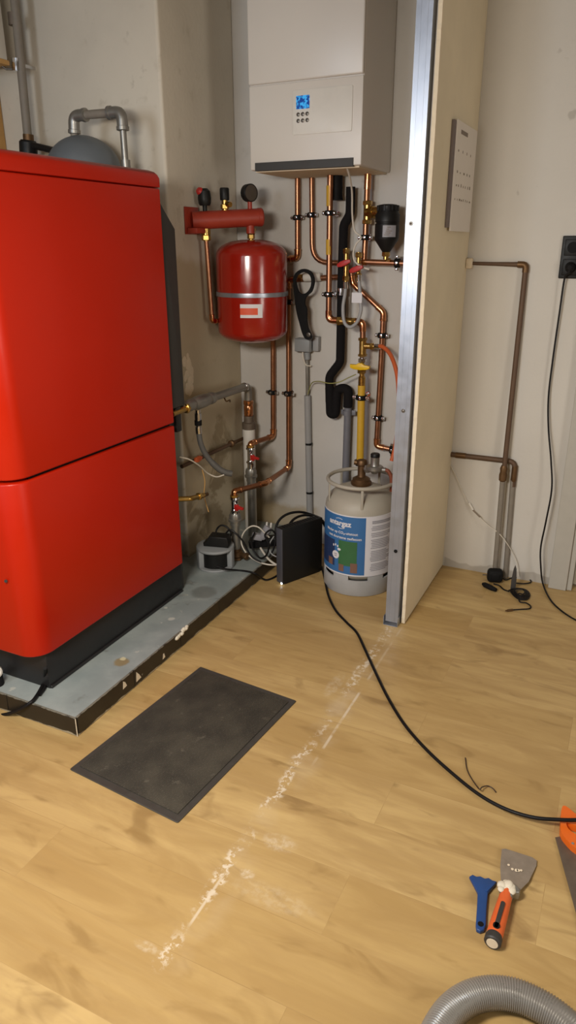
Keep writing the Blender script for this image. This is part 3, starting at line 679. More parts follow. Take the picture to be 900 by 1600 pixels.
b = BM(); prism(b, [(-.048, -.006), (-.03, -.012), (.0, -.014), (.03, -.011), (.044, -.006), (.046, .006), (.02, .010), (.008, .018), (-.008, .018), (-.02, .010), (-.05, .010)], 0.02, Matrix.Translation(hc + Vector((0, 0.012, 0))) @ Matrix.Rotation(PI / 2, 4, 'X'), .004)
obj('handle', b, M['yellow_bright'], t)
t = thing('yellow_gas_pipe', 'yellow sleeved gas pipe standing vertically behind the gas bottle valve', 'pipe', (-1.1174, 3.1350, 0.5231))
b = BM(); tube(b, [(-1.1234, 3.1350, 0.8832), (-1.1185, 3.1350, 0.5100)], 0.0178, 18); obj('sleeve', b, M['yellow'], t)
b = BM(); cyl(b, (-1.1190, 3.1350, 0.5229), (-1.1187, 3.1350, 0.4938), 0.022, n=18); obj('end_collar', b, M['black_soft'], t)
clamp(t, (-1.1223, 3.1350, 0.8260), 0.0165)
t = thing('gas_hose', 'orange rubber gas hose arching from brass tee behind the metal stud', 'hose', (-1.0528, 3.1350, 1.0662))
b = BM(); tube(b, smooth_path([(-1.0558, 3.1350, 1.0660), (-1.0235, 3.1200, 1.0668), (-0.9859, 3.1000, 1.0459), (-0.9473, 3.0600, 1.0058), (-0.9203, 3.0300, 0.9504), (-0.8980, 2.9900, 0.8746), (-0.8858, 2.9600, 0.7680), (-0.8914, 2.9500, 0.6538), (-0.9001, 2.9400, 0.5963)]), 0.0095, 14); obj('hose', b, M['orange_hose'], t)
b = BM(); cyl(b, (-1.0650, 3.1350, 1.0655), (-1.0389, 3.1300, 1.0664), 0.0115, n=14); obj('ferrule', b, M['chrome'], t)

# ---------------------------------------------------------------- black dirt filter
t = thing('dirt_separator', 'black pointed filter with grey sticker hung beside the metal stud', 'filter', (-1.0244, 3.1200, 1.4678))
fz0, fz1 = 1.468, 1.655; H = fz1 - fz0
fx = -1.0265
b = BM(); lathe(b, [(0.016, 0), (0.022, 0.008), (0.050, 0.048), (0.052, 0.056), (0.052, 0.112), (0.049, 0.114), (0.049, 0.118), (0.052, 0.120), (0.052, 0.148), (0.044, 0.160), (0.044, 0.182), (0.039, H), (0.02, H + .003), (0, H + .003)], Matrix.Translation((fx, 3.12, fz0)), 36)
for k in range(16):
    a = 2 * PI * k / 16; box(b, .0425, .047, -.004, .004, 0.163, 0.185, 0.001, 1, M=Matrix.Translation((fx, 3.12, fz0)) @ Matrix.Rotation(a, 4, 'Z'))
obj('filter_body', b, M['black'], t)
def wrap(bm, cx, cy, R, a0, a1, z0, z1, th=0.0006, n=24, mi=0):
    """sheet of thickness th bent round a vertical cylinder"""
    A = [a0 + (a1 - a0) * i / n for i in range(n + 1)]
    q = [[bm.verts.new((cx + rr * math.cos(a), cy + rr * math.sin(a), z)) for a in A] for rr, z in ((R, z0), (R, z1), (R + th, z1), (R + th, z0))]
    for k in range(4):
        u, v = q[k], q[(k + 1) % 4]
        for i in range(n): bm.faces.new((u[i], u[i + 1], v[i + 1], v[i])).material_index = mi
    for i in (0, n): bm.faces.new([q[k][i] for k in range(4)]).material_index = mi
    return bm
b = BM(); wrap(b, fx, 3.12, 0.0524, math.radians(-92), math.radians(-28), fz0 + .060, fz0 + .106); obj('sticker', b, M['label_grey'], t)
b = BM()
for i in range(5): wrap(b, fx, 3.12, 0.0531, math.radians(-84 + i * 3), math.radians(-62 + (i % 3) * 7), fz0 + .067 + i * .0075, fz0 + .070 + i * .0075, .0003)
obj('sticker_print', b, M['ink'], t)
b = BM(); cyl(b, (fx, 3.12, fz0 - .03), (fx, 3.12, fz0 + .003), 0.012, n=16); hexnut(b, (fx, 3.12, fz0 - .008), (0, 0, 1), 0.018, .02); tube(b, fillet([(fx, 3.12, fz0 - .03), (fx + .003, 3.125, 1.437), (fx + .002, 3.165, 1.4365)], .01), .008); obj('drain_valve', b, M['brass'], t)
tz = (-1.1358, 3.1700, 1.6293)[2]; tx = (-1.1358, 3.1700, 1.6293)[0]
b = BM(); cyl(b, (tx, 3.17, tz - .045), (tx, 3.17, tz + .045), 0.0165, n=18); hexnut(b, (tx, 3.17, tz + .038), (0, 0, 1), .021, .018); hexnut(b, (tx, 3.17, tz - .038), (0, 0, 1), .021, .018); cyl(b, (tx, 3.168, tz), (fx - .02, 3.13, tz + .002), 0.0205, n=20); hexnut(b, (tx + .028, 3.155, tz), (.8, -.3, 0), .027, .022); obj('brass_tee', b, M['brass'], t)

# ---------------------------------------------------------------- filling taps, cables round them
for lab, q, zt, zb in (('red handled tap at left of pair below the white boiler', ((-1.2110, 3.1250, 1.4221)), ((-1.2096, 3.1250, 1.4834))[2], ((-1.2088, 3.1250, 1.3436))[2]), ('red handled tap at right of pair, with grey hose below', ((-1.1528, 3.1250, 1.3985)), ((-1.1491, 3.1250, 1.4676))[2], ((-1.1483, 3.1250, 1.3555))[2])):
    t = thing('filling_tap', lab, 'tap', (q[0], q[1], zb), 0, 'filling taps')
    b = BM(); cyl(b, (q[0], q[1], zb), (q[0], q[1], zt), 0.0105, n=16); hexnut(b, (q[0], q[1], zt - .012), (0, 0, 1), .0155, .02); hexnut(b, (q[0], q[1], zb + .014), (0, 0, 1), .0155, .02); cyl(b, q, (q[0], q[1] - .03, q[2]), .008, n=12); obj('tap_body', b, M['brass'], t)
    b = BM(); prism(b, [(-.03, -.007), (-.012, -.012), (.012, -.012), (.034, -.008), (.036, .004), (.012, .011), (-.012, .011), (-.03, .005)], .014, Matrix.Translation((q[0], q[1] - .028, q[2])) @ Matrix.Rotation(-.35, 4, 'Y') @ Matrix.Rotation(PI / 2, 4, 'X'), .003); obj('handle', b, M['red_plastic'], t)
t = thing('filling_hose', 'looping translucent grey hose hanging between the red handled taps', 'hose', (-1.1806, 3.1200, 1.1782))
b = BM(); tube(b, smooth_path([(-1.1441, 3.1130, 1.3614), (-1.1367, 3.1050, 1.3187), (-1.1300, 3.1000, 1.2647), (-1.1238, 3.0950, 1.2241), (-1.1403, 3.0950, 1.1736), (-1.1733, 3.0950, 1.1498), (-1.2030, 3.0980, 1.1709), (-1.2135, 3.1050, 1.2343), (-1.2088, 3.1130, 1.2893), (-1.2107, 3.1230, 1.3273)]), 0.0078, 12); obj('hose', b, M['light_grey'], t)
for e1, e2 in (((-1.2083, 3.1180, 1.3111), (-1.2131, 3.1280, 1.3434)), ((-1.1425, 3.1100, 1.3454), (-1.1452, 3.1150, 1.3721))):
    b = BM(); cyl(b, e1, e2, .0105, n=14); obj('hose_connector', b, M['chrome'], t)
b = BM(); box(b, (-1.1666, 3.0900, 1.2971)[0], (-1.1185, 3.0900, 1.2983)[0], 3.088, 3.0895, (-1.1448, 3.1000, 1.2561)[2], (-1.1463, 3.1000, 1.2998)[2], .0004, 1); obj('paper_tag', b, M['label_white'], t, label='small white tag')
t = thing('white_cable', 'thin white cable dangling from underside of white boiler past the taps', 'cable', (-1.1475, 2.9500, 1.7881))
b = BM(); tube(b, smooth_path([(-1.1337, 2.9000, 1.7926), (-1.1422, 2.9600, 1.7583), (-1.1599, 3.0400, 1.7043), (-1.1749, 3.0900, 1.6198), (-1.1702, 3.1100, 1.5563), (-1.1416, 3.1150, 1.5277), (-1.1643, 3.1150, 1.4992), (-1.1751, 3.1150, 1.4624), (-1.1632, 3.1100, 1.4281), (-1.1278, 3.1050, 1.4073), (-1.0967, 3.1100, 1.3968)]), 0.0042, 10); obj('cable', b, M['white_cable'], t)

# ---------------------------------------------------------------- insulated condensate drain and grey waste pipe
t = thing('drain_pipe', 'thick black foam wrapped drain pipe bending down into a trap', 'pipe', (-1.2894, 3.1780, 0.7122))
b = BM(); tube(b, fillet([(-1.2191, 3.1780, 1.7341), (-1.2189, 3.1780, 1.6234), (-1.2480, 3.1780, 1.5793), (-1.2512, 3.1780, 1.3406), (-1.2504, 3.1780, 1.1122), (-1.2503, 3.1780, 0.9757), (-1.3049, 3.1780, 0.9051), (-1.3009, 3.1780, 0.7809)], 0.05, 8), 0.0205, 18); obj('foam_sleeve', b, M['foam'], t)
b = BM(); tube(b, fillet([(-1.3015, 3.1780, 0.8497), (-1.2947, 3.1780, 0.7213), (-1.2694, 3.1780, 0.7237), (-1.2622, 3.1780, 0.8497), (-1.2046, 3.1780, 0.8543), (-1.2061, 3.1800, 0.7638)], 0.045, 8), 0.0225, 18); obj('trap', b, M['foam'], t)
b = BM(); lathe(b, [(0.030, 0), (0.026, 0.02), (0.026, .10), (.04, .13), (0.045, .16)], axisM((-1.285, 3.178, (-1.2176, 3.1780, 1.6829)[2]), (0, 0, 1)), 22); obj('drain_funnel', b, M['black_soft'], t)
b = BM(); cyl(b, (-1.2505, 3.1780, 1.3127), (-1.2510, 3.1780, 1.2817), .0235, n=18); obj('pipe_clamp', b, M['chrome'], t)
t = thing('waste_pipe', 'straight grey plastic waste pipe descending from the black trap behind gas bottle', 'pipe', (-1.2139, 3.1900, 0.2169))
b = BM(); tube(b, [(-1.2073, 3.1850, 0.7940), (-1.2112, 3.1850, 0.3842), ((-1.2122, 3.1850, 0.3569)[0], 3.185, 0.002)], 0.0178, 18); obj('pipe', b, M['grey_pvc'], t)
pc = Vector((-1.2105, 3.1850, 0.7341))
b = BM(); cyl(b, pc - Vector((0, 0, .012)), pc + Vector((0, 0, .012)), 0.0215, n=20); box(b, pc.x - .036, pc.x + .04, 3.192, 3.200, pc.z - .012, pc.z + .012, .002); box(b, pc.x - .012, pc.x + .012, 3.2, YB - .0005, pc.z - .01, pc.z + .01); obj('pipe_clamp', b, M['grey_pvc'], t)
b = BM(); cyl(b, (-1.2114, 3.1850, 0.3910), (-1.2113, 3.1850, 0.3639), 0.023, n=20); obj('socket_collar', b, M['grey_pvc'], t)

# ---------------------------------------------------------------- red expansion tank and the safety bar above it
vx, vy, vr = -1.6235, 3.005, 0.161
vz0, vz1 = 1.0716, 1.5218
t = thing('expansion_vessel', 'glossy red cylindrical expansion tank strapped to wall with metal band', 'tank', (vx, vy, vz0))
pr = [(0, 0)]
for k in range(1, 9): a = PI / 2 * k / 8; pr.append((vr * math.sin(a) ** .8, 0.055 * (1 - math.cos(a))))
pr += [(vr, 0.2), (vr, vz1 - vz0 - .07)]
for k in range(1, 10): a = PI / 2 * k / 9; pr.append((vr * math.cos(a) ** .75 if k < 9 else 0, vz1 - vz0 - .07 + 0.07 * math.sin(a)))
b = BM(); lathe(b, pr, Matrix.Translation((vx, vy, vz0)), 64); obj('tank_body', b, M['red_tank'], t, angle=60)
zb = (-1.5481, 2.8700, 1.2900)[2]
b = BM(); lathe(b, [(vr + .0004, -.010), (vr + .004, -.009), (vr + .0045, 0), (vr + .004, .009), (vr + .0004, .010)], Matrix.Translation((vx, vy, zb)), 64)
box(b, vx - .03, vx + .03, vy + vr + .002, YB - .0005, zb - .012, zb + .012); obj('strap', b, M['zinc'], t)
a0 = math.radians(-100); a1 = math.radians(-60)
def vwrap(b, p, q, ztop, zbot, th=.0008): return wrap(b, vx, vy, vr + .0003, p, q, zbot, ztop, th, 20)
sa, sb = math.radians(-81.5), math.radians(-46)
zt_, zb_ = (-1.5329, 2.8700, 1.2538)[2], (-1.5278, 2.8700, 1.1952)[2]
b = BM(); vwrap(b, sa, sb, zt_, zb_); lb = obj('sticker', b, M['label_white'], t, label='white and orange sticker')
b = BM(); vwrap(b, sa - .002, sb - .13, zt_ - .0165, zb_ + .013, .0012); obj('orange_field', b, M['orange_sticker'], lb)
b = BM(); cyl(b, (vx, vy, vz1 - .004), (vx, vy, vz1 + .05), 0.011, n=16); hexnut(b, (vx, vy, vz1 + .012), (0, 0, 1), .017, .02); obj('connection_nipple', b, M['brass'], t)
t = thing('safety_manifold', 'red bar manifold with gauge and black vents above red expansion tank', 'manifold', (-1.64, 3.0, 1.56))
mA = Vector((-1.8150, 2.8230, 1.5979)); mB = Vector((-1.5899, 3.0100, 1.6134))
mdir = (mB - mA).normalized()
b = BM(); tube(b, [mA, mB - mdir * .0], 0.037, 24); lathe(b, [(0.034, 0), (0.0385, .004), (0.0385, .02), (.034, .026), (0, .028)], axisM(mB - mdir * .004, mdir), 24); obj('manifold_body', b, M['red_bar'], t)
b = BM(); box(b, -1.819, -1.812, mA.y - .055, mA.y + .055, mA.z - .055, mA.z + .055, .002); box(b, -1.812, -1.76, mA.y - .05, mA.y + .05, mA.z - .052, mA.z - .03, .003); obj('mounting_plate', b, M['red_bar'], t)
def atbar(k): return mA.lerp(mB, k)
def atz(p, z): return (p.x, p.y, z)
v1, v2, v3 = atbar(.20), atbar(.50), atbar(.88)
b = BM(); cyl(b, atz(v1, v1.z + .035), atz(v1, v1.z + .06), .010, n=14); lathe(b, [(.022, 0), (.027, .01), (.029, .03), (.025, .058), (.014, .068), (0, .069)], axisM(atz(v1, v1.z + .058), (0, 0, 1)), 20)
obj('air_vent', b, M['black'], t)
b = BM(); lathe(b, [(.012, 0), (.017, .006), (.012, .015), (0, .016)], axisM(Vector(atz(v1, v1.z + .112)) + Vector((-.010, -.014, 0)), (-.3, -.8, .5)), 16); obj('vent_cap', b, M['red_plastic'], t)
b = BM(); cyl(b, atz(v2, v2.z + .035), atz(v2, v2.z + .075), .014, n=16); hexnut(b, atz(v2, v2.z + .05), (0, 0, 1), .019, .02); cyl(b, atz(v2, v2.z + .06), (v2.x + .034, v2.y - .01, v2.z + .057), .011, n=14); sv = obj('safety_valve', b, M['brass'], t)
b = BM(); lathe(b, [(.019, 0), (.0205, .006), (.0205, .045), (.018, .05), (0, .05)], axisM(atz(v2, v2.z + .075), (0, 0, 1)), 20); obj('valve_knob', b, M['black'], sv)
gc = Vector(atz(v3, v3.z + .100)); gd = Vector((0.90, -0.42, 0.0)).normalized()
b = BM(); cyl(b, atz(v3, v3.z + .03), atz(v3, v3.z + .066), .010, n=14); obj('gauge_stem', b, M['red_bar'], t)
b = BM(); lathe(b, [(.030, -.022), (.036, -.018), (.037, .010), (.035, .013), (.033, .013), (.033, .010), (0, .010)], axisM(gc, gd), 28); g = obj('pressure_gauge', b, M['black'], t)
b = BM(); lathe(b, [(.0325, .0102), (.0325, .0112), (0, .0112)], axisM(gc, gd), 28); obj('gauge_dial', b, M['screw'], g)
b = BM(); cyl(b, atz(v1, v1.z - .035), atz(v1, v1.z - .06), .021, n=18); lathe(b, [(0.016, 0), (.016, .03)], axisM(atz(v1, v1.z - .085), (0, 0, 1)), 18); hexnut(b, atz(v1, v1.z - .072), (0, 0, 1), .021, .022); obj('union_nut', b, M['brass'], t)
b = BM(); cyl(b, atz(v3, v3.z - .03), atz(v3, v3.z - .065), .0185, n=18); obj('outlet_neck', b, M['red_bar'], t)
b = BM(); lathe(b, [(.014, 0), (.019, .006), (.019, .028), (.014, .034)], axisM((vx, vy, vz1 + .018), (0, 0, 1)), 18); hexnut(b, (vx, vy, vz1 + .04), (0, 0, 1), .021, .016); obj('union_nut', b, M['brass'], t)
q0 = Vector(atz(v1, v1.z - .085))
t = pipe_run('copper_pipe', 'thin copper pipe dropping from left end of red manifold to red tank side', [tuple(q0), tuple(Vector((q0.x + .006, q0.y + .012, 1.172))), (vx - vr + .03, vy - .03, 1.168)], 0.0098, M['copper'], bend=0.02, group='copper pipes under the white boiler')

# ---------------------------------------------------------------- ring spanner and junction box
t = thing('ring_spanner', 'black plastic ring spanner hanging from the white sleeved pipe', 'spanner', (-1.3944, 3.1300, 1.0811))
prof = [(-1.3791, 3.1400, 1.0896), (-1.4055, 3.1400, 1.0794), (-1.4256, 3.1400, 1.1022), (-1.4425, 3.1400, 1.1517), (-1.4592, 3.1400, 1.2096), (-1.4692, 3.1400, 1.2758), (-1.4758, 3.1400, 1.3384), (-1.4692, 3.1400, 1.3668), (-1.4496, 3.1400, 1.3867), (-1.4205, 3.1400, 1.3954), (-1.3883, 3.1400, 1.3846), (-1.3720, 3.1400, 1.3598), (-1.3701, 3.1400, 1.3318), (-1.3811, 3.1400, 1.2978), (-1.4004, 3.1400, 1.2803), (-1.4133, 3.1400, 1.2657), (-1.4164, 3.1400, 1.2398), (-1.4064, 3.1400, 1.2171), (-1.4062, 3.1400, 1.1736), (-1.3993, 3.1400, 1.1329)]
hole = [(-1.4610, 3.1400, 1.3302), (-1.4627, 3.1400, 1.3500), (-1.4496, 3.1400, 1.3699), (-1.4204, 3.1400, 1.3814), (-1.3913, 3.1400, 1.3679), (-1.3831, 3.1400, 1.3428), (-1.3877, 3.1400, 1.3146), (-1.4069, 3.1400, 1.2915), (-1.4297, 3.1400, 1.2853), (-1.4495, 3.1400, 1.2963)]
def plate_with_hole(outer, inner, y, th):
    """XZ outline with one hole, built by filling between loops"""
    b = BM(); es = []
    for loop in (outer, inner):
        vs = [b.verts.new((p[0], y, p[2])) for p in loop]
        es += [b.edges.new((vs[i], vs[(i + 1) % len(vs)])) for i in range(len(vs))]
    bmesh.ops.triangle_fill(b, use_beauty=True, use_dissolve=False, edges=es)
    g = bmesh.ops.extrude_face_region(b, geom=b.faces[:]); nv = [e for e in g['geom'] if isinstance(e, bmesh.types.BMVert)]
    bmesh.ops.translate(b, verts=nv, vec=(0, th, 0))
    return b
def closed_smooth(pts, n=4):
    P = [Vector(p) for p in pts]; m = len(P); out = []
    for i in range(m):
        p0, p1, p2, p3 = P[i - 1], P[i], P[(i + 1) % m], P[(i + 2) % m]
        for k in range(n):
            s = k / n
            out.append(0.5 * ((2 * p1) + (p2 - p0) * s + (2 * p0 - 5 * p1 + 4 * p2 - p3) * s * s + (3 * p1 - p0 - 3 * p2 + p3) * s ** 3))
    return out
obj('handle', plate_with_hole(closed_smooth(prof), closed_smooth(hole), 3.13, 0.014), M['black_soft'], t)
b = BM(); lathe(b, [(.010, 0), (.010, .002), (.006, .003), (.004, .001), (0, .001)], axisM((-1.3946, 3.1300, 1.1018), (0, -1, 0)), 18); obj('hanging_eye', b, M['screw'], t)
t = thing('junction_box', 'small grey junction box with grey conduit below the black spanner', 'junction box', (-1.4525, 3.2000, 1.0093))
jx0, jx1, jz0, jz1 = (-1.4926, 3.1900, 1.0390)[0], (-1.4074, 3.1900, 1.0435)[0], (-1.4480, 3.1900, 1.0108)[2], (-1.4482, 3.1900, 1.0748)[2]
b = BM(); box(b, jx0, jx1, 3.182, YB - .001, jz0, jz1, .006, 3, ); bx = obj('box_body', b, M['grey_plastic'], t)
b = BM(); box(b, jx0 + .003, jx1 - .003, 3.176, 3.183, jz0 + .003, jz1 - .003, .003, 2); obj('box_lid', b, M['grey_plastic'], bx)
b = BM(); box(b, jx1 + .004, jx1 + .034, 3.20, YB - .001, jz0 + .005, jz1 + .01, .004); obj('mounting_block', b, M['light_grey'], t)
b = BM(); cyl(b, (-1.4365, 3.2100, 1.0089), (-1.4345, 3.2100, 0.9720), .014, n=16, ch=.002); obj('cable_gland', b, M['grey_plastic'], t)
b = BM(); tube(b, smooth_path([(-1.4559, 3.2000, 1.0122), (-1.4518, 3.1950, 0.9823), (-1.4384, 3.2000, 0.9483), (-1.4176, 3.2150, 0.9413)]), .0042, 10); obj('short_wire', b, M['white_cable'], t)
t = thing('conduit', 'straight grey wall conduit strapped with black ties below the junction box', 'conduit', (-1.4162, 3.2100, 0.1777))
b = BM(); tube(b, [(-1.4371, 3.2120, 0.9716), (-1.4340, 3.2120, 0.7725)], .0085, 12); obj('cable', b, M['steel'], t)
b = BM(); tube(b, [(-1.4342, 3.2120, 0.7950), (-1.4169, 3.2120, 0.1588), ((-1.4151, 3.2120, 0.1227)[0], 3.212, 0.06)], .0165, 16); obj('tube', b, M['light_grey'], t)
for e1, e2 in (((-1.4258, 3.2120, 0.5525), (-1.4253, 3.2120, 0.5424)), ((-1.4194, 3.2120, 0.2910), (-1.4190, 3.2120, 0.2804))):
    b = BM(); cyl(b, e1, e2, .0178, n=16); obj('cable_tie', b, M['black'], t)
t = thing('earth_wire', 'thin green yellow wire running from conduit to the yellow handled gas valve', 'wire', (-1.4352, 3.2100, 0.8209))
b = BM(); tube(b, smooth_path([(-1.4271, 3.2000, 0.8042), (-1.4046, 3.1950, 0.8608), (-1.3479, 3.1500, 0.8818), (-1.2849, 3.1350, 0.8799), (-1.2380, 3.1400, 0.8887), (-1.1920, 3.1450, 0.9124), (-1.1573, 3.1450, 0.9299)]), .0026, 8); obj('wire', b, mat('green_yellow_wire', '8f8c52', .5), t)

# ---------------------------------------------------------------- heating risers in the corner
def riser(label, x, y, zs, hx, base_r):
    """zs: z of valve top, valve bottom, union top, union bottom"""
    t = thing('ball_valve_riser', label, 'valve', (x, y, PZ), 0, 'ball valve risers')
    a, c, d, e = zs
    b = BM(); cyl(b, (x, y, PZ + .0005), (x, y, e + .004), base_r, n=18); obj('steel_pipe', b, M['steel'], t)
    b = BM(); lathe(b, [(base_r, 0), (.032, .003), (.033, .012), (.028, .016), (.029, d - e - .014), (.024, d - e)], Matrix.Translation((x, y, e)), 24); lathe(b, [(.025, 0), (.025, .02)], Matrix.Translation((x, y, e - .018)), 20); obj('union_nut', b, M['steel'], t)
    b = BM(); lathe(b, [(.018, 0), (.018, c - d)], Matrix.Translation((x, y, d)), 18); lathe(b, [(.0155, 0), (.021, .002), (.023, .008), (.0175, .014), (.0165, .02), (.0165, a - c - .02), (.0175, a - c - .014), (.023, a - c - .008), (.021, a - c), (.0155, a - c)], Matrix.Translation((x, y, c)), 22)
    lathe(b, [(.008, 0), (.010, .004), (.010, .018), (.006, .022)], axisM((x + .012, y - .008, (a + c) / 2), (.8, -.6, 0)), 14); obj('ball_valve', b, M['chrome'], t)
    b = BM(); prism(b, [(-.004, -.012), (.014, -.016), (.02, -.006), (.046, -.004), (.048, .006), (.018, .010), (.012, .016), (-.004, .012)], .016, Matrix.Translation((x + .024, y - .024, (a + c) / 2)) @ Matrix.Rotation(-.2, 4, 'Z') @ Matrix.Rotation(PI / 2, 4, 'X'), .004); obj('handle', b, M['red_plastic'], t)
    b = BM(); cyl(b, (x, y, a - .004), (x, y, hx), .0155, n=18); hexnut(b, (x, y, a + .006), (0, 0, 1), .02, .012); obj('brass_adapter', b, M['brass'], t)
    return t
riser('upper red handled ball valve on grey riser in the room corner', -1.666, 3.031, ((-1.6664, 3.0300, 0.5465)[2], (-1.6685, 3.0300, 0.4625)[2], (-1.6655, 3.0300, 0.4357)[2], (-1.6667, 3.0300, 0.3878)[2]), 0.535, .0215)
riser('lower red handled ball valve on grey riser, nearer than its twin', -1.593, 2.731, ((-1.5865, 2.7300, 0.3884)[2], (-1.5855, 2.7300, 0.3146)[2], (-1.5857, 2.7300, 0.3081)[2], (-1.5871, 2.7300, 0.2654)[2]), 0.392, .0195)
for lab, x, y in (('lower', -1.593, 2.731), ):
    t = thing('valve_foot', 'tarnished brass tee fitting at foot of the lower ball valve riser', 'fitting', (x, y, PZ))
    b = BM(); lathe(b, [(.021, .014), (.030, .018), (.030, .04), (.024, .044), (.024, .055)], Matrix.Translation((x, y, PZ)), 20); hexnut(b, (x, y, PZ + .008), (0, 0, 1), .036, .014); obj('brass_body', b, M['brass_old'], t)
    b = BM(); cyl(b, (x + .02, y, PZ + .028), (x + .066, y - .01, PZ + .028), .013, n=14); hexnut(b, (x + .06, y - .009, PZ + .028), (1, -.2, 0), .018, .016); obj('side_outlet', b, M['brass_old'], t)
wX, wY = (-1.7235, 3.1250, 0.6213)[0], 3.125
t = thing('boiler_return_pipe', 'thick pale insulated pipe with copper top fitting behind upper ball valve', 'pipe', (wX, wY, PZ))
b = BM(); cyl(b, (wX, wY, PZ + .0005), (wX, wY, (-1.7235, 3.1250, 0.6213)[2]), 0.031, n=24); obj('insulated_sleeve', b, M['white'], t)
zc = (-1.7235, 3.1250, 0.6213)[2]
b = BM(); lathe(b, [(.030, -.008), (.034, -.006), (.034, .026), (.026, .03), (.024, .062)], Matrix.Translation((wX, wY, zc)), 24); obj('dark_collar', b, M['blade_dark'], t)
b = BM(); lathe(b, [(.020, .06), (.0235, .066), (.0235, .11), (.021, .116), (.025, .122), (.025, .138), (.019, .142)], Matrix.Translation((wX, wY, zc)), 24); obj('copper_union', b, M['solder'], t)
sA = Vector((-1.655, 2.42, 0.868)); sB = Vector((-1.7252, 3.1250, 0.8352)); sB.x = wX; sB.y = wY
b = BM(); tube(b, fillet([tuple(sA), tuple(sB), (wX, wY, zc + .14)], .035), 0.0185, 18); obj('steel_pipe', b, M['steel'], t)
for k, L, r_ in ((.10, .05, .026), (.26, .08, .030), (.40, .03, .027)):
    q = sA.lerp(sB, k); d = (sB - sA).normalized()
    b = BM(); lathe(b, [(.019, -L), (r_ * .9, -L * .8), (r_, -L * .3), (r_, L * .3), (r_ * .9, L * .8), (.019, L)], axisM(q, d), 20); obj('coupling', b, M['steel'], t)
q = sB; d = (sA - sB).normalized()
b = BM(); lathe(b, [(.0205, -.008), (.0225, -.006), (.0225, .006), (.0205, .008)], axisM(q + d * .045, d), 20); obj('press_ring', b, M['chrome'], t)
q = sA.lerp(sB, .62)
b = BM(); tube(b, smooth_path([q + Vector((0, -.012, -.018)), q + Vector((.015, -.02, -.032)), q + Vector((.022, 0, -.03)), q + Vector((.012, .02, -.042))]), .0035, 8); obj('wire_clip', b, M['brass_old'], t)
t = thing('brass_stub', 'pale brass pipe stub leaving rear of red boiler by its seam', 'pipe', (-1.64, 2.42, .84))
b = BM(); tube(b, [(-1.6450, 2.3390, 0.8611), (-1.6450, 2.4085, 0.8628), (-1.6450, 2.4516, 0.8650)], .0135, 16); hexnut(b, (-1.6450, 2.4466, 0.8633), Vector((-1.6450, 2.4516, 0.8650)) - Vector((-1.6450, 2.4085, 0.8628)), .022, .016); obj('stub_pipe', b, M['brass'], t)
t = thing('flexible_hose', 'grey flexible hose with chrome couplings drooping from steel pipe beside red boiler', 'hose', (-1.6900, 2.6029, 0.7650))
h0 = Vector((-1.7012, 2.6200, 0.8179))
hp = [tuple(h0), (-1.7064, 2.6250, 0.7818), (-1.7096, 2.6300, 0.7219), (-1.7028, 2.6350, 0.6563), (-1.6877, 2.6600, 0.5914), (-1.6538, 2.6900, 0.5354), (-1.6254, 2.7100, 0.5118), (-1.6031, 2.7300, 0.5029)]
b = BM(); tube(b, smooth_path(hp[2:]), [.0125] * 20 + [.0145] * 40, 16); obj('hose', b, mat('dark_grey_hose', '5a5855', .55), t)
b = BM(); cyl(b, hp[0], hp[2], .0115, n=16); cyl(b, (-1.7026, 2.6220, 0.8030), (-1.7062, 2.6260, 0.7729), .0155, n=16); obj('coupling', b, M['chrome'], t)
b = BM(); cyl(b, (-1.7062, 2.6260, 0.7671), (-1.7076, 2.6280, 0.7461), .0165, n=16); obj('rubber_ring', b, M['black_soft'], t)
b = BM(); cyl(b, (-1.7084, 2.6290, 0.7370), (-1.7084, 2.6300, 0.7073), .0145, n=16); obj('ferrule', b, M['chrome'], t)
t = thing('rusty_wall_pipe', 'thin rusty pipe along dirty plaster with orange valve handle', 'pipe', (-1.7850, 2.6782, 0.5498))
pa, pb = (-1.7850, 2.5927, 0.5517), (-1.7850, 3.0961, 0.5469)
b = BM(); tube(b, [pa, pb], .0095, 12); obj('pipe', b, M['copper_dull'], t)
b = BM(); lathe(b, [(.012, 0), (.018, .004), (.018, .02), (.012, .024)], axisM((-1.7850, 3.0367, 0.5479), Vector(pb) - Vector(pa)), 14); cyl(b, pb, (-1.785, YB - .001, pb[2] - .002), .0085, n=10); obj('joint', b, M['brass_old'], t)
b = BM(); q = Vector((-1.7700, 2.6945, 0.5629)); prism(b, [(-.03, -.008), (.0, -.016), (.03, -.010), (.034, .004), (.01, .014), (-.02, .012)], .014, Matrix.Translation(q) @ Matrix.Rotation(PI / 2, 4, 'Z') @ Matrix.Rotation(PI / 2, 4, 'X'), .004); obj('handle', b, M['orange_red'], t)
t = thing('drain_cock', 'short brass drain cock low beside rear of red boiler', 'tap', (-1.6800, 2.5054, 0.4433))
b = BM(); tube(b, fillet([(-1.6889, 2.4000, 0.4700), (-1.6429, 2.4400, 0.4669), (-1.6474, 2.5500, 0.4461)], .02), .0115, 14); hexnut(b, (-1.6453, 2.5100, 0.4546), Vector((-1.6474, 2.5500, 0.4461)) - Vector((-1.6429, 2.4400, 0.4669)), .017, .02); obj('cock_body', b, M['brass'], t)
b = BM(); cyl(b, (-1.6474, 2.5500, 0.4461), (-1.6491, 2.5850, 0.4409), .008, n=12); obj('spout', b, M['brass_old'], t)
t = thing('cream_wire', 'loose cream wire sagging below the flexible hose', 'wire', (-1.6672, 2.5500, 0.5757))
b = BM(); tube(b, smooth_path([(-1.6763, 2.4200, 0.6561), (-1.6587, 2.4700, 0.6336), (-1.6601, 2.5500, 0.5825), (-1.6662, 2.6200, 0.5290), (-1.6441, 2.6600, 0.5020), (-1.6208, 2.6900, 0.5058)]), .0032, 8); obj('wire', b, M['white_cable'], t)
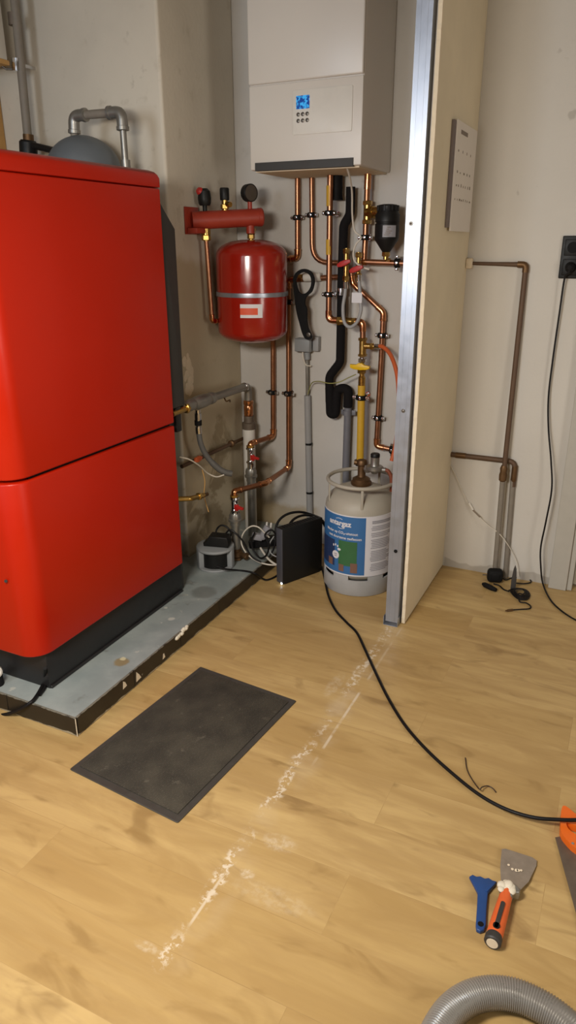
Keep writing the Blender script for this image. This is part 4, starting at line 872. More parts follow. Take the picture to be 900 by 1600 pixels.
t = thing('dangling_wire', 'thin tan wire hanging down from the cream wire end', 'wire', (-1.6818, 2.6000, 0.5144))
b = BM(); tube(b, smooth_path([(-1.6800, 2.6000, 0.5481), (-1.6756, 2.6100, 0.4909), (-1.6893, 2.6200, 0.4145), (-1.6753, 2.6300, 0.3344)]), .0022, 8); obj('wire', b, M['wood'], t)

# ---------------------------------------------------------------- grey drum unit on the plinth with black adapter
ux, uy = -1.642, 2.622
t = thing('drum_unit', 'round grey plastic drum with dark open middle standing on grey plinth', 'drum', (ux, uy, PZ))
b = BM(); lathe(b, [(0, .0005), (.086, .0005), (.088, .006), (.086, .012), (0, .012)], Matrix.Translation((ux, uy, PZ)), 40); obj('base_disc', b, M['grey_plastic'], t)
b = BM(); lathe(b, [(0, .092), (.086, .092), (.090, .098), (.088, .106), (.06, .112), (0, .113)], Matrix.Translation((ux, uy, PZ)), 40); obj('top_disc', b, M['grey_plastic'], t)
b = BM(); lathe(b, [(0, .012), (.068, .012), (.068, .092), (0, .092)], Matrix.Translation((ux, uy, PZ)), 36); obj('dark_drum', b, M['black'], t)
for an in (8, 172, 262 - 90 + 60):
    a = math.radians(an); b = BM(); box(b, .062, .089, -.017, .017, .011, .097, .003, 2, M=Matrix.Translation((ux, uy, PZ)) @ Matrix.Rotation(a, 4, 'Z')); obj('side_post', b, M['grey_plastic'], t)
t = thing('power_transformer', 'black plug-in transformer block lying on top of grey drum', 'adapter', (ux + .012, uy, PZ + .113))
b = BM(); prism(b, [(-.062, 0), (.056, 0), (.060, .018), (.052, .050), (-.034, .052), (-.05, .022), (-.064, .016)], .062, Matrix.Translation((ux + .012, uy + .024, PZ + .1135)) @ Matrix.Rotation(.25, 4, 'Z') @ Matrix.Rotation(PI / 2, 4, 'X'), .005, 3); obj('housing', b, M['black'], t)
b = BM(); tube(b, smooth_path([(-1.6420, 2.6400, 0.2072), (-1.6564, 2.6600, 0.2332), (-1.6366, 2.6700, 0.2590), (-1.6049, 2.6750, 0.2528), (-1.5851, 2.6750, 0.2237), (-1.6008, 2.6700, 0.1933), (-1.6117, 2.6600, 0.2115), (-1.5854, 2.6650, 0.2469), (-1.5476, 2.6700, 0.2256), (-1.5200, 2.6800, 0.1876), (-1.4999, 2.6850, 0.1434), (-1.4759, 2.6900, 0.1128), (-1.4405, 2.7000, 0.0956)]), .0042, 10); obj('cable', b, M['black_cable'], t)
t = thing('black_cable', 'black cable running from drum over plinth edge to the router', 'cable', (-1.4824, 2.6002, 0.0800))
b = BM(); tube(b, smooth_path([(-1.5866, 2.5350, 0.1163), (-1.5483, 2.5500, 0.1013), (-1.5161, 2.6114, 0.0750), (-1.4650, 2.6177, 0.0760), (-1.4277, 2.6234, 0.0680), (-1.4252, 2.6810, 0.0200), (-1.4102, 2.7045, 0.0060), (-1.3926, 2.7512, 0.0060), (-1.3899, 2.8156, 0.0060)]), .0045, 10); obj('cable', b, M['black_cable'], t)

# ---------------------------------------------------------------- router and the plugs beside it
rp = Vector((-1.322, 2.69)); ra = math.atan2(.22, .105)
t = thing('router', 'flat black upright router box standing on floor beside gas bottle', 'router', (rp.x, rp.y, 0), ra)
b = BM(); box(b, 0, .245, 0.0, .046, .006, .284, .004, 3); obj('housing', b, M['black'], t, local=True)
b = BM(); box(b, -.0025, .004, .002, .044, .008, .282, .002, 2); obj('front_strip', b, mat('dark_grey_plastic', '46464c', .5), t, local=True)
b = BM(); box(b, .02, .235, .004, .042, 0.0005, .008, .002); obj('foot', b, M['black_soft'], t, local=True)
for i in range(14):
    b = BM(); box(b, .02 + i * .0155, .028 + i * .0155, .010, .036, .2835, .2852, .0005, 1); obj('vent_bar', b, M['black_soft'], t, local=True)
b = BM(); box(b, -.0045, -.0008, .002, .012, .006, .014, .001, 1); obj('status_light', b, M['led'], t, local=True, label='lit white status light')
t = thing('power_strip', 'black multi-socket strip tangled with plugs between plinth and router', 'power strip', (-1.5095, 2.8600, 0.1199))
pq = Vector((-1.5111, 2.8700, 0.1226)); PM = Matrix.Translation(pq) @ Matrix.Rotation(.35, 4, 'Z') @ Matrix.Rotation(-.15, 4, 'Y')
b = BM(); box(b, -.075, .075, -.028, .028, -.022, .022, .006, 3, M=PM); body = obj('strip_body', b, M['black'], t)
for i in (-1, 0, 1):
    b = BM(); cyl(b, PM @ Vector((i * .045, -.028, 0)), PM @ Vector((i * .045, -.0305, 0)), .018, n=20); obj('socket_well', b, M['black_soft'], body)
b = BM(); tube(b, smooth_path([PM @ Vector((.07, 0, 0)), (-1.4548, 2.9500, 0.1299), (-1.4454, 3.0200, 0.1475)]), .005, 10); obj('cable', b, M['black_cable'], t)
t = thing('grey_plug', 'grey two pin plug with bare pins pointing up behind the router', 'plug', (-1.4717, 2.8300, 0.1924))
b = BM(); qa = Vector((-1.4986, 2.8200, 0.1577)); qb = Vector((-1.4694, 2.8400, 0.2193)); M1 = axisM(qa, qb - qa)
lathe(b, [(.012, 0), (.019, .012), (.022, .04), (.021, (qb - qa).length)], M1, 18); obj('plug_body', b, M['label_grey'], t)
for sx in (-.0115, .0115):
    b = BM(); p0 = M1 @ Vector((0, sx, (qb - qa).length)); dd = (qb - qa).normalized()
    side = Vector((.035, 0, 0)) * (sx / .0115) * .35
    p0 = qb + Vector((sx, 0, .002)); lathe(b, [(.0045, -.004), (.0048, .018), (.003, .021), (0, .021)], axisM(p0, (0.1, 0, 1)), 12); obj('pin', b, M['white'], t)
t = thing('flat_grey_plug', 'flat grey plug stuck in the black multi-socket strip', 'plug', (-1.5197, 2.8200, 0.1607))
b = BM(); box(b, -.026, .026, -.016, .016, -.014, .018, .006, 3, M=Matrix.Translation((-1.5205, 2.8150, 0.1658)) @ Matrix.Rotation(.5, 4, 'Z') @ Matrix.Rotation(.2, 4, 'Y')); obj('plug_body', b, M['label_grey'], t)
t = thing('white_loop_cable', 'white cable making round loop over the plugs left of router', 'cable', (-1.5323, 2.7700, 0.1371))
b = BM(); tube(b, smooth_path([(-1.4461, 2.8000, 0.1814), (-1.4682, 2.7900, 0.2078), (-1.4936, 2.7800, 0.2336), (-1.5228, 2.7700, 0.2389), (-1.5557, 2.7650, 0.2152), (-1.5750, 2.7600, 0.1803), (-1.5768, 2.7550, 0.1483), (-1.5545, 2.7450, 0.1158), (-1.5152, 2.7300, 0.0956), (-1.4623, 2.7150, 0.0851), (-1.4092, 2.7050, 0.0864), (-1.3778, 2.7300, 0.0788)]), .0036, 10); obj('cable', b, M['white_cable'], t)
t = thing('white_power_cable', 'short thick white cable slanting from plugs to base of router', 'cable', (-1.4356, 2.7700, 0.0878))
b = BM(); tube(b, smooth_path([(-1.4959, 2.8000, 0.1185), (-1.4709, 2.7850, 0.1020), (-1.4365, 2.7650, 0.0863), (-1.4049, 2.7500, 0.0784), (-1.3777, 2.7500, 0.0670)]), .0052, 10); obj('cable', b, M['white_cable'], t)
t = thing('network_cable', 'taller of two black cables arching over the router', 'cable', (-1.4043, 2.9200, 0.2686), 0, 'cables arching over the router')
b = BM(); tube(b, smooth_path([(-1.4299, 2.8500, 0.1585), (-1.4464, 2.8700, 0.2022), (-1.4400, 2.9000, 0.2396), (-1.4139, 2.9400, 0.2602), (-1.3699, 2.9800, 0.2637), (-1.3253, 3.0200, 0.2435), (-1.2823, 3.0500, 0.2127), (-1.2486, 3.0800, 0.1453)]), .0062, 12); obj('cable', b, M['black_cable'], t)
t = thing('network_cable', 'shorter of two black cables arching over the router', 'cable', (-1.3433, 2.9000, 0.2556), 0, 'cables arching over the router')
b = BM(); tube(b, smooth_path([(-1.3647, 2.8300, 0.2110), (-1.3688, 2.8600, 0.2390), (-1.3569, 2.9000, 0.2600), (-1.3320, 2.9500, 0.2633), (-1.3026, 3.0000, 0.2440), (-1.2669, 3.0300, 0.2087), (-1.2365, 3.0600, 0.1270)]), .0062, 12); obj('cable', b, M['black_cable'], t)
t = thing('black_cable_tangle', 'tangle of thin black cables hanging below plugs by plinth edge', 'cable', (-1.4825, 2.7600, 0.0896))
b = BM(); tube(b, smooth_path([(-1.5151, 2.7800, 0.2034), (-1.5310, 2.7750, 0.1556), (-1.5155, 2.7700, 0.1064), (-1.4756, 2.7600, 0.0842), (-1.4405, 2.7600, 0.1111), (-1.4319, 2.7650, 0.1641), (-1.4544, 2.7700, 0.2045), (-1.4224, 2.7750, 0.2345), (-1.4015, 2.7800, 0.2035), (-1.4073, 2.7700, 0.1467), (-1.4268, 2.7600, 0.1003)]), .0045, 8)
obj('cable', b, M['black_cable'], t)
t = thing('grey_cable_loop', 'thin grey cable loop between the plugs and router front', 'cable', (-1.4091, 2.7600, 0.1437))
b = BM(); tube(b, smooth_path([(-1.4168, 2.7900, 0.1970), (-1.4327, 2.7800, 0.1648), (-1.4314, 2.7700, 0.1356), (-1.4129, 2.7600, 0.1163), (-1.3866, 2.7550, 0.1100)]), .003, 8); obj('cable', b, M['light_grey'], t)

# ---------------------------------------------------------------- gas bottle
gx, gy, R = -1.02, 2.885, 0.160
t = thing('gas_bottle', 'pale grey gas bottle with blue label, standing behind the metal stud', 'gas bottle', (gx, gy, 0))
G = Matrix.Translation((gx, gy, 0))
b = BM(); pr = [(0, .045), (.10, .05), (.140, .075), (.157, .098), (R, .11), (R, .232), (R + .0016, .236), (R, .240), (R, .385), (.156, .412), (.142, .440), (.115, .463), (.075, .480), (.045, .486), (0, .487)]
lathe(b, pr, G, 72); obj('bottle_body', b, M['bottle'], t, angle=50)
# foot ring: solid lower band, slotted upper band
b = BM(); lathe(b, [(R - .006, 0.0005), (R - .001, .0005), (R + .002, .004), (R + .002, .078), (R - .006, .078), (R - .006, .0005)], G, 72)
for k in range(6):
    a0 = math.radians(-70.5 + 16 + 60 * k); a1 = math.radians(-70.5 - 16 + 60 * (k + 1) )
    A = [a0 + (a1 - a0) * i / 10 for i in range(11)]
    q = [[b.verts.new((gx + rr * math.cos(a), gy + rr * math.sin(a), z)) for a in A] for rr, z in ((R - .005, .0775), (R + .002, .0775), (R + .001, .0985), (R - .006, .0985))]
    for m in range(4):
        u, v = q[m], q[(m + 1) % 4]
        for i in range(10): b.faces.new((u[i], u[i + 1], v[i + 1], v[i]))
    for i in (0, 10): b.faces.new([q[m][i] for m in range(4)])
obj('foot_ring', b, M['bottle_foot'], t, angle=50)
b = BM(); lathe(b, [(R - .012, .064), (R - .012, .1)], G, 64); obj('inner_shadow_ring', b, M['charcoal'], t) if False else b.free()
b = BM(); ring = [(gx + .150 * math.cos(2 * PI * k / 72), gy + .150 * math.sin(2 * PI * k / 72), .513) for k in range(73)]
n = 14; rows = []
for k in range(72):
    a = 2 * PI * k / 72
    rows.append([b.verts.new((gx + (.150 + .0085 * math.cos(2 * PI * j / n)) * math.cos(a), gy + (.150 + .0085 * math.cos(2 * PI * j / n)) * math.sin(a), .513 + .0085 * math.sin(2 * PI * j / n))) for j in range(n)])
for k in range(72):
    for j in range(n): b.faces.new((rows[k][j], rows[k][(j + 1) % n], rows[(k + 1) % 72][(j + 1) % n], rows[(k + 1) % 72][j]))
cr = obj('carrying_ring', b, M['bottle'], t)
for an in (-68, 4, 76, 148, 220):
    b = BM(); box(b, .1465, .1535, -.006, .006, .415, .510, .0025, 2, M=G @ Matrix.Rotation(math.radians(an), 4, 'Z')); obj('ring_post', b, M['bottle'], cr)
cen = -70.5
def lwrap(lo, hi, z0, z1, h=.0006, base=.0002, n=24):
    b = BM(); wrap(b, gx, gy, R + base, math.radians(cen + lo), math.radians(cen + hi), z0, z1, h, n); return b
b = lwrap(-88, 82, .101, .389, .0019); lab = obj('label_sheet', b, M['label_white'], t)
b = lwrap(-83, 9.5, .108, .384, .0004, .0022); obj('blue_field', b, M['label_blue'], lab)
b = lwrap(-80, -42, .135, .262, .0003, .0027); obj('navy_field', b, M['label_navy'], lab)
b = lwrap(-34, -3, .148, .268, .0003, .0031); obj('green_block', b, M['label_green'], lab)
for lo, hi, z0, z1 in ((-33, -24, .118, .152), (-13, -2, .118, .165), (-56, -46, .135, .170)):
    b = lwrap(lo, hi, z0, z1, .0003, .0035); obj('brown_patch', b, M['label_brown'], lab)
def spot(an, z, rx, rz, h, m, nm):
    b = BM(); vs = []
    for k in range(20):
        a = 2 * PI * k / 20; th = math.radians(cen + an) + rx * math.cos(a) / R
        vs.append((th, z + rz * math.sin(a)))
    f0 = [b.verts.new((gx + (R + h) * math.cos(c), gy + (R + h) * math.sin(c), zz)) for c, zz in vs]; f1 = [b.verts.new((gx + (R + h + .0004) * math.cos(c), gy + (R + h + .0004) * math.sin(c), zz)) for c, zz in vs]
    b.faces.new(f0); b.faces.new(f1)
    for k in range(20): b.faces.new((f0[k], f0[(k + 1) % 20], f1[(k + 1) % 20], f1[k]))
    obj(nm, b, m, lab)
spot(-39.5, .192, .019, .019, .0036, M['label_white'], 'round_badge'); spot(-33, .222, .009, .006, .0036, M['label_white'], 'leaf_mark')
for k in range(3): spot(-44 + k * 4.2, .236 + (k % 2) * .004, .0035, .006, .0036, M['label_white'], 'white_mark')
spot(-39.5, .196, .010, .0022, .0042, M['label_grey'], 'badge_print'); spot(-39.5, .187, .008, .0022, .0042, M['label_grey'], 'badge_print')
def text_on(s, size, a_mid, z, m, nm, h=.0034, bold=0.0):
    cu = bpy.data.curves.new('lettering', 'FONT'); cu.body = s; cu.size = size; cu.align_x = 'CENTER'; cu.offset = bold; cu.resolution_u = 3
    tmp = bpy.data.objects.new('lettering', cu); COL.objects.link(tmp)
    dg = bpy.context.evaluated_depsgraph_get(); dg.update()
    me = bpy.data.meshes.new_from_object(tmp.evaluated_get(dg))
    bpy.data.objects.remove(tmp); bpy.data.curves.remove(cu)
    b = BM(); b.from_mesh(me); bpy.data.meshes.remove(me)
    g = bmesh.ops.extrude_face_region(b, geom=b.faces[:]); nv = [e for e in g['geom'] if isinstance(e, bmesh.types.BMVert)]
    bmesh.ops.translate(b, verts=nv, vec=(0, 0, .0004))
    for v in b.verts:
        th = math.radians(cen + a_mid) + v.co.x / R; rr = R + h + v.co.z
        v.co = Vector((gx + rr * math.cos(th), gy + rr * math.sin(th), z + v.co.y))
    obj(nm, b, m, lab)
text_on('antargaz', .034, -34, .338, M['label_white'], 'brand_lettering', bold=.0012)
b = BM(); tube(b, [(gx + (R + .0034) * math.cos(math.radians(cen - 40 + k)), gy + (R + .0034) * math.sin(math.radians(cen - 40 + k)), .367 + .004 * math.sin(PI * k / 12)) for k in range(13)], .0012, 6); obj('brand_arc', b, M['label_white'], lab)
b = BM(); tube(b, [(gx + (R + .0034) * math.cos(math.radians(cen - 36 + k)), gy + (R + .0034) * math.sin(math.radians(cen - 36 + k)), .328 - .004 * math.sin(PI * k / 12)) for k in range(13)], .0012, 6); obj('brand_arc', b, M['label_white'], lab)
text_on('Minder op CO\u2082-uitstoot', .0165, -32, .300, M['label_white'], 'slogan_lettering', bold=.0003)
text_on('met duurzame gasflessen', .0165, -26, .277, M['label_white'], 'slogan_lettering', bold=.0003)
rnd = random.Random(5)
zz = .362
while zz > .125:
    if rnd.random() < .12: zz -= .008; continue
    b = lwrap(18 + rnd.uniform(0, 2), rnd.uniform(48, 68), zz, zz + .0038 if zz < .35 else zz + .006, .0003, .0022, 10); obj('print_line', b, M['label_grey'], lab); zz -= .0078
b = BM(); lathe(b, [(.044, .484), (.047, .490), (.047, .499), (.040, .506), (.040, .514), (.03, .520), (.022, .524)], G, 28); obj('valve_flange', b, M['brass_old'], t)
b = BM(); lathe(b, [(.021, .520), (.018, .53), (.018, .575), (.024, .58), (.024, .592), (.02, .60), (0, .60)], G, 20); cyl(b, (gx, gy, .563), (gx + .045, gy - .014, .566), .013, n=14); cyl(b, (gx - .004, gy, .585), (gx - .034, gy - .006, .588), .012, n=14); gv = obj('bottle_valve', b, M['brass_old'], t)
rq = Vector((gx + .068, gy - .022, .578))
t = thing('gas_regulator', 'round grey gas regulator with black cap screwed to the bottle valve', 'regulator', tuple(rq))
b = BM(); lathe(b, [(.012, -.026), (.02, -.018), (.034, -.012), (.039, -.005), (.039, .003), (.034, .009), (.021, .012), (.0195, .016), (.0195, .052), (0, .052)], Matrix.Translation(rq), 32); hexnut(b, (rq.x - .036, rq.y + .011, rq.z - .012), (1, -.3, 0), .019, .022); cyl(b, (rq.x + .03, rq.y - .002, rq.z - .004), (rq.x + .052, rq.y - .002, rq.z - .002), .010, n=14); obj('regulator_body', b, M['steel'], t)
b = BM(); lathe(b, [(.0205, .050), (.0205, .062), (.018, .066), (0, .066)], Matrix.Translation(rq), 28); obj('cap', b, M['black'], t)
t = thing('regulator_hose', 'short rust red hose curling down from the gas regulator', 'hose', (rq.x + .06, rq.y, .52))
b = BM(); tube(b, smooth_path([(rq.x + .045, rq.y - .002, rq.z - .003), (rq.x + .062, rq.y - .001, rq.z - .006), (rq.x + .076, rq.y, rq.z - .03), (rq.x + .079, rq.y + .003, rq.z - .06), (rq.x + .077, rq.y + .012, rq.z - .10)]), .0085, 12); obj('hose', b, mat('rust_red_rubber', '7c3f28', .6), t)

# ---------------------------------------------------------------- black cord over the floor
t = thing('extension_cord', 'long black cord snaking over oak floor from gas bottle to right edge', 'cord', (-0.7877, 2.3369, 0.0060))
b = BM(); cord = [(-1.2270, 2.9348, 0.0120), (-1.1729, 2.8391, 0.0060), (-1.0875, 2.6816, 0.0060), (-1.0063, 2.5662, 0.0060), (-0.9247, 2.4867, 0.0060), (-0.8559, 2.4256, 0.0060), (-0.7867, 2.3268, 0.0060), (-0.6981, 2.1940, 0.0060), (-0.5985, 2.0501, 0.0060), (-0.5017, 1.9305, 0.0060), (-0.4057, 1.8414, 0.0060), (-0.3068, 1.7680, 0.0070), (-0.2129, 1.7086, 0.0100), (-0.1322, 1.6754, 0.0170), (-0.0595, 1.6654, 0.0260), (-0.0015, 1.6748, 0.0340), (0.0565, 1.6942, 0.0400), (0.1191, 1.7482, 0.0300), (0.1921, 1.8429, 0.0100)]
tube(b, smooth_path(cord, 8), .0052, 12); obj('cable', b, M['black_cable'], t)
t = thing('wire_offcut', 'thin dark curled wire offcut lying by the black cord', 'wire', (-0.2237, 1.7378, 0.0030))
b = BM(); tube(b, smooth_path([(-0.2836, 1.8557, 0.0040), (-0.2664, 1.8047, 0.0030), (-0.2407, 1.7651, 0.0030), (-0.2148, 1.7256, 0.0140), (-0.2097, 1.7367, 0.0140), (-0.1966, 1.7587, 0.0060), (-0.1812, 1.7568, 0.0040), (-0.1700, 1.7460, 0.0030)]), .0018, 8); obj('wire', b, mat('brown_black_wire', '3a2a1e', .5), t)

# ---------------------------------------------------------------- sheet on the partition
def onS(q): return q[1], q[2]
ya, za = onS((-0.6900, 2.6635, 1.8932)); yb, zbt = onS((-0.6900, 2.7603, 1.5419))
t = thing('wall_calendar', 'white paper calendar sheets hung on the tan partition, dark board imitating their shadow', 'calendar', (-.699, 3.0, 1.53))
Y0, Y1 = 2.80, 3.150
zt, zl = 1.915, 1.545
b = BM(); box(b, -.6995, -.690, Y0, Y1, zl + .012, zt - .004, .001, 1); obj('shade_board', b, mat('calendar_shade_brown', '766b68', .8), t)  # dark board stands in for the shadow beside the pages
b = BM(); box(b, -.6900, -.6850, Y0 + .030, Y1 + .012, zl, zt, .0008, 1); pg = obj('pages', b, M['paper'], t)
rnd = random.Random(9)
def ink(y0, y1, z0, z1):
    b = BM(); box(b, -.6850, -.6846, y0, y1, z0, z1); obj('faded_print', b, M['ink'], pg)
ink(Y0 + .09, Y0 + .20, zt - .040, zt - .026)
for zr, n_, hh in ((zt - .10, 4, .010), (zt - .17, 5, .008), (zt - .215, 7, .010), (zt - .262, 8, .009)):
    for i in range(n_):
        yy = Y0 + .06 + i * .27 / n_ + rnd.uniform(0, .01); ink(yy, yy + rnd.uniform(.008, .022), zr, zr + hh * rnd.uniform(.6, 1.2))

# ---------------------------------------------------------------- old pipes on the wall right of the partition
t = thing('old_copper_pipe', 'tarnished copper pipe with upper elbow, dropping long down the right wall', 'pipe', (-0.4375, 3.2000, 0.0434), 0, 'old pipes on the right wall')
p1 = [(-0.7344, 3.2190, 1.4233), (-0.4539, 3.2190, 1.4189), (-0.4488, 3.1900, 0.5403)]
b = BM(); tube(b, fillet(p1[1:], .025), .0112, 14); tube(b, [p1[0], along(p1[0], p1[1], .55), p1[1]], [.0062, .0075, .0105], 12); obj('pipe', b, M['copper_dull'], t)
b = BM(); tube(b, fillet([along(p1[1], p1[0], .12), p1[1], along(p1[1], p1[2], .035)], .022), .0132, 14); obj('elbow', b, M['brass_old'], t)
b = BM(); box(b, -.6995, -.672, 3.20, YB - .001, p1[0][2] - .022, p1[0][2] + .020, .006); obj('plaster_patch', b, M['gypsum'], t, label='chipped plaster where the pipe enters the partition')
b = BM(); lathe(b, [(.012, 0), (.017, .006), (.018, .03), (.015, .045), (.017, .06), (.012, .075)], axisM((-0.4506, 3.1900, 0.4883), (0, 0, 1)), 16); obj('coupling', b, M['brass_old'], t)
b = BM(); tube(b, [(-0.4504, 3.1900, 0.5005), ((-0.4410, 3.1900, 0.0369)[0], 3.195, 0.001)], .0115, 14); obj('lower_pipe', b, M['pipe_paint'], t, label='painted grey lower pipe')
t = thing('old_copper_pipe', 'tarnished copper pipe with lower elbow, shorter and further right on wall', 'pipe', (-0.3903, 3.2000, 0.0193), 0, 'old pipes on the right wall')
p2 = [(-0.7384, 3.2205, 0.5771), (-0.4085, 3.2205, 0.5778), (-0.4060, 3.2205, 0.4607)]
b = BM(); tube(b, fillet(p2, .03), .0118, 14); obj('pipe', b, M['copper_dull'], t)
b = BM(); cyl(b, (-0.6780, 3.2205, 0.5766), (-0.6304, 3.2205, 0.5777), .0133, n=14); hexnut(b, (-0.6422, 3.2205, 0.5772), (1, 0, 0), .0132, .015); obj('coupling', b, M['brass_old'], t)
b = BM(); lathe(b, [(.012, 0), (.0132, .006), (.0132, .03), (.013, .045), (.0132, .06), (.012, .075)], axisM((-0.4071, 3.2205, 0.4852), (0, 0, 1)), 16); obj('coupling', b, M['brass_old'], t)
b = BM(); tube(b, [(-0.4092, 3.2205, 0.4911), ((-0.3940, 3.2205, -0.0074)[0], 3.2205, 0.001)], .0118, 14); obj('lower_pipe', b, M['pipe_paint'], t, label='painted grey lower pipe')
t = thing('thin_white_cable', 'thin white cable with dark splice drooping across the old wall pipes', 'cable', (-0.5046, 3.1900, 0.2982))
b = BM(); tube(b, smooth_path([(-0.7168, 3.2280, 0.5480), (-0.6749, 3.2270, 0.4811), (-0.6280, 3.2260, 0.3923), (-0.5848, 3.2200, 0.3266), (-0.5421, 3.2000, 0.2982), (-0.4886, 3.1850, 0.2641), (-0.4451, 3.1850, 0.2393), (-0.4076, 3.1950, 0.1968), (-0.3760, 3.2150, 0.1424), (-0.3474, 3.2200, 0.0864), (-0.3336, 3.2100, 0.0266)]), .0021, 8); obj('cable', b, M['white_cable'], t)
b = BM(); cyl(b, (-0.5960, 3.2200, 0.3507), (-0.5743, 3.2160, 0.3199), .0055, n=10); obj('connector', b, M['white'], t)
b = BM(); cyl(b, (-0.5740, 3.2140, 0.3206), (-0.5355, 3.1970, 0.2971), .0036, n=10); obj('dark_splice', b, M['ink'], t)

# ---------------------------------------------------------------- socket with plug cable
sx0, sz0, sz1 = (-0.3276, 3.2240, 1.3642)[0] + .004, (-0.3279, 3.2240, 1.3667)[2], (-0.3382, 3.2240, 1.5288)[2]
t = thing('wall_socket', 'black double wall socket at right edge above the door frame', 'socket', (sx0 + .042, 3.23, sz0))
b = BM(); box(b, sx0, sx0 + .086, 3.222, YB - .0005, sz0, sz1, .004, 3); pl = obj('cover_plate', b, M['black'], t)
for zc_ in (sz0 + (sz1 - sz0) * .27, sz0 + (sz1 - sz0) * .73):
    b = BM(); box(b, sx0 + .012, sx0 + .074, 3.2195, 3.2225, zc_ - .031, zc_ + .031, .003, 2); ins = obj('insert', b, M['black'], pl)
    b = BM(); lathe(b, [(.0215, 0), (.0215, .002), (.019, .0022), (.019, .0005), (0, .0005)], axisM((sx0 + .043, 3.2195, zc_), (0, -1, 0)), 24); obj('socket_well', b, M['black_soft'], ins)
t = thing('plug_cord', 'black plug and cord hanging from wall socket down onto the floor', 'cord', (sx0 + .043, 3.2, sz0 + .04))
zc_ = sz0 + (sz1 - sz0) * .27
b = BM(); lathe(b, [(.0185, 0), (.0185, .018), (.015, .03), (.008, .036), (0, .036)], axisM((sx0 + .043, 3.2165, zc_), (0, -1, 0)), 22); obj('plug', b, M['black_soft'], t)
b = BM(); tube(b, smooth_path([(sx0 + .043, 3.186, zc_), (sx0 + .042, 3.183, zc_ - .02), (-0.2963, 3.2050, 1.3655), (-0.2996, 3.2100, 1.2298), (-0.3026, 3.2120, 1.0469), (-0.3010, 3.2120, 0.8840), (-0.2837, 3.2050, 0.7467), (-0.2549, 3.1900, 0.6097), (-0.2357, 3.1800, 0.4824), (-0.2418, 3.1800, 0.3294), (-0.2490, 3.1800, 0.2027), (-0.2380, 3.1800, 0.1084), (-0.2210, 3.1952, 0.0200), (-0.1779, 3.0824, 0.0060), (-0.1276, 2.9932, 0.0060), (-0.0503, 2.9172, 0.0060), (0.0526, 2.8714, 0.0060)]), .0038, 10); obj('cord', b, M['black_cable'], t)

# ---------------------------------------------------------------- adapters on the floor by the old pipes
ap = Vector((-0.4330, 3.1177, 0.0000)); ap.y = 3.155
t = thing('power_adapter', 'black lumpy power adapter on floor at foot of old wall pipes', 'adapter', (ap.x, ap.y, 0))
b = BM(); box(b, -.036, .036, -.026, .026, .002, .066, .018, 4, M=Matrix.Translation((ap.x, ap.y, 0)) @ Matrix.Rotation(.3, 4, 'Z')); box(b, -.022, .022, -.030, .0, .012, .056, .010, 3, M=Matrix.Translation((ap.x, ap.y, 0)) @ Matrix.Rotation(.3, 4, 'Z')); obj('housing', b, M['black_soft'], t)
b = BM(); cyl(b, (ap.x - .032, ap.y - .012, .034), (ap.x - .054, ap.y - .02, .034), .0028, n=10); obj('pin', b, M['screw'], t)
b = BM(); tube(b, smooth_path([(ap.x + .03, ap.y, .03), (-0.3856, 3.1776, 0.0100), (-0.3626, 3.2203, 0.0060), (-0.3223, 3.2470, 0.0060), (-0.2861, 3.2410, 0.0060), (-0.2757, 3.2081, 0.0060), (-0.3036, 3.1801, 0.0060), (-0.3399, 3.1704, 0.0060)]), .0032, 8); obj('cable', b, M['black_cable'], t)
t = thing('loose_plug', 'small black plug lying in front of the lumpy power adapter', 'plug', (-0.4427, 3.0910, 0.0000))
qa, qb = Vector((-0.4750, 3.0838, 0.0130)), Vector((-0.4061, 3.0437, 0.0130))
b = BM(); lathe(b, [(.006, 0), (.012, .012), (.0125, (qb - qa).length * .6), (.009, (qb - qa).length)], axisM(qa, qb - qa), 14); obj('plug_body', b, M['black_soft'], t)
b = BM(); tube(b, smooth_path([(-0.4294, 3.1075, 0.0120), (-0.4030, 3.1111, 0.0060), (-0.3772, 3.0797, 0.0060), (-0.3521, 3.0657, 0.0080)]), .0034, 8); obj('cable', b, M['black_cable'], t)
t = thing('coiled_cable', 'bundled coil of brown black cable on floor beside the power adapter', 'cable', (-0.3080, 3.0615, 0.0000))
b = BM(); rnd = random.Random(2); pts = []
for k in range(5):
    s_ = k * 1.2
    pts += [(-0.3538, 3.0748, 0.0100), (-0.3230, 3.1137, 0.0120), (-0.2837, 3.1178, 0.0120), (-0.2603, 3.0722, 0.0120), (-0.2690, 3.0174, 0.0100), (-0.3072, 3.0130, 0.0100)]
P2 = []
for i, q in enumerate(pts):
    k = i // 6; q = Vector(q); c_ = Vector((-0.3027, 3.0566, 0.0100)); q = c_ + (q - c_) * (1 - .13 * k); q.z = .006 + .0035 * k + rnd.uniform(0, .002); P2.append(q)
tail = [(-0.2921, 2.9901, 0.0050), (-0.2645, 2.9897, 0.0050), (-0.2422, 2.9672, 0.0050), (-0.2439, 2.9404, 0.0050), (-0.2734, 2.9201, 0.0050), (-0.3103, 2.8963, 0.0050)]
tube(b, smooth_path(P2 + tail, 5), .0031, 8); obj('cable', b, M['black_cable'], t)
b = BM(); cyl(b, (-0.3075, 2.8955, 0.0060), (-0.3267, 2.8801, 0.0060), .0055, n=12); cyl(b, (-0.3267, 2.8801, 0.0060), (-0.3339, 2.8748, 0.0060), .0035, n=10); obj('end_connector', b, M['brass_old'], t)
b = BM(); q = Vector((-0.3482, 3.0992, 0.0000)); prism(b, [(-.011, 0), (.011, 0), (.012, .05), (.008, .10), (.002, .118), (-.004, .10), (-.010, .05)], .006, Matrix.Translation((q.x + .008, q.y + .004, .004)) @ Matrix.Rotation(.35, 4, 'Z') @ Matrix.Rotation(PI / 2 - .12, 4, 'X') , .001); obj('binding_strap', b, mat('grey_black_strap', '3d3936', .8), t)

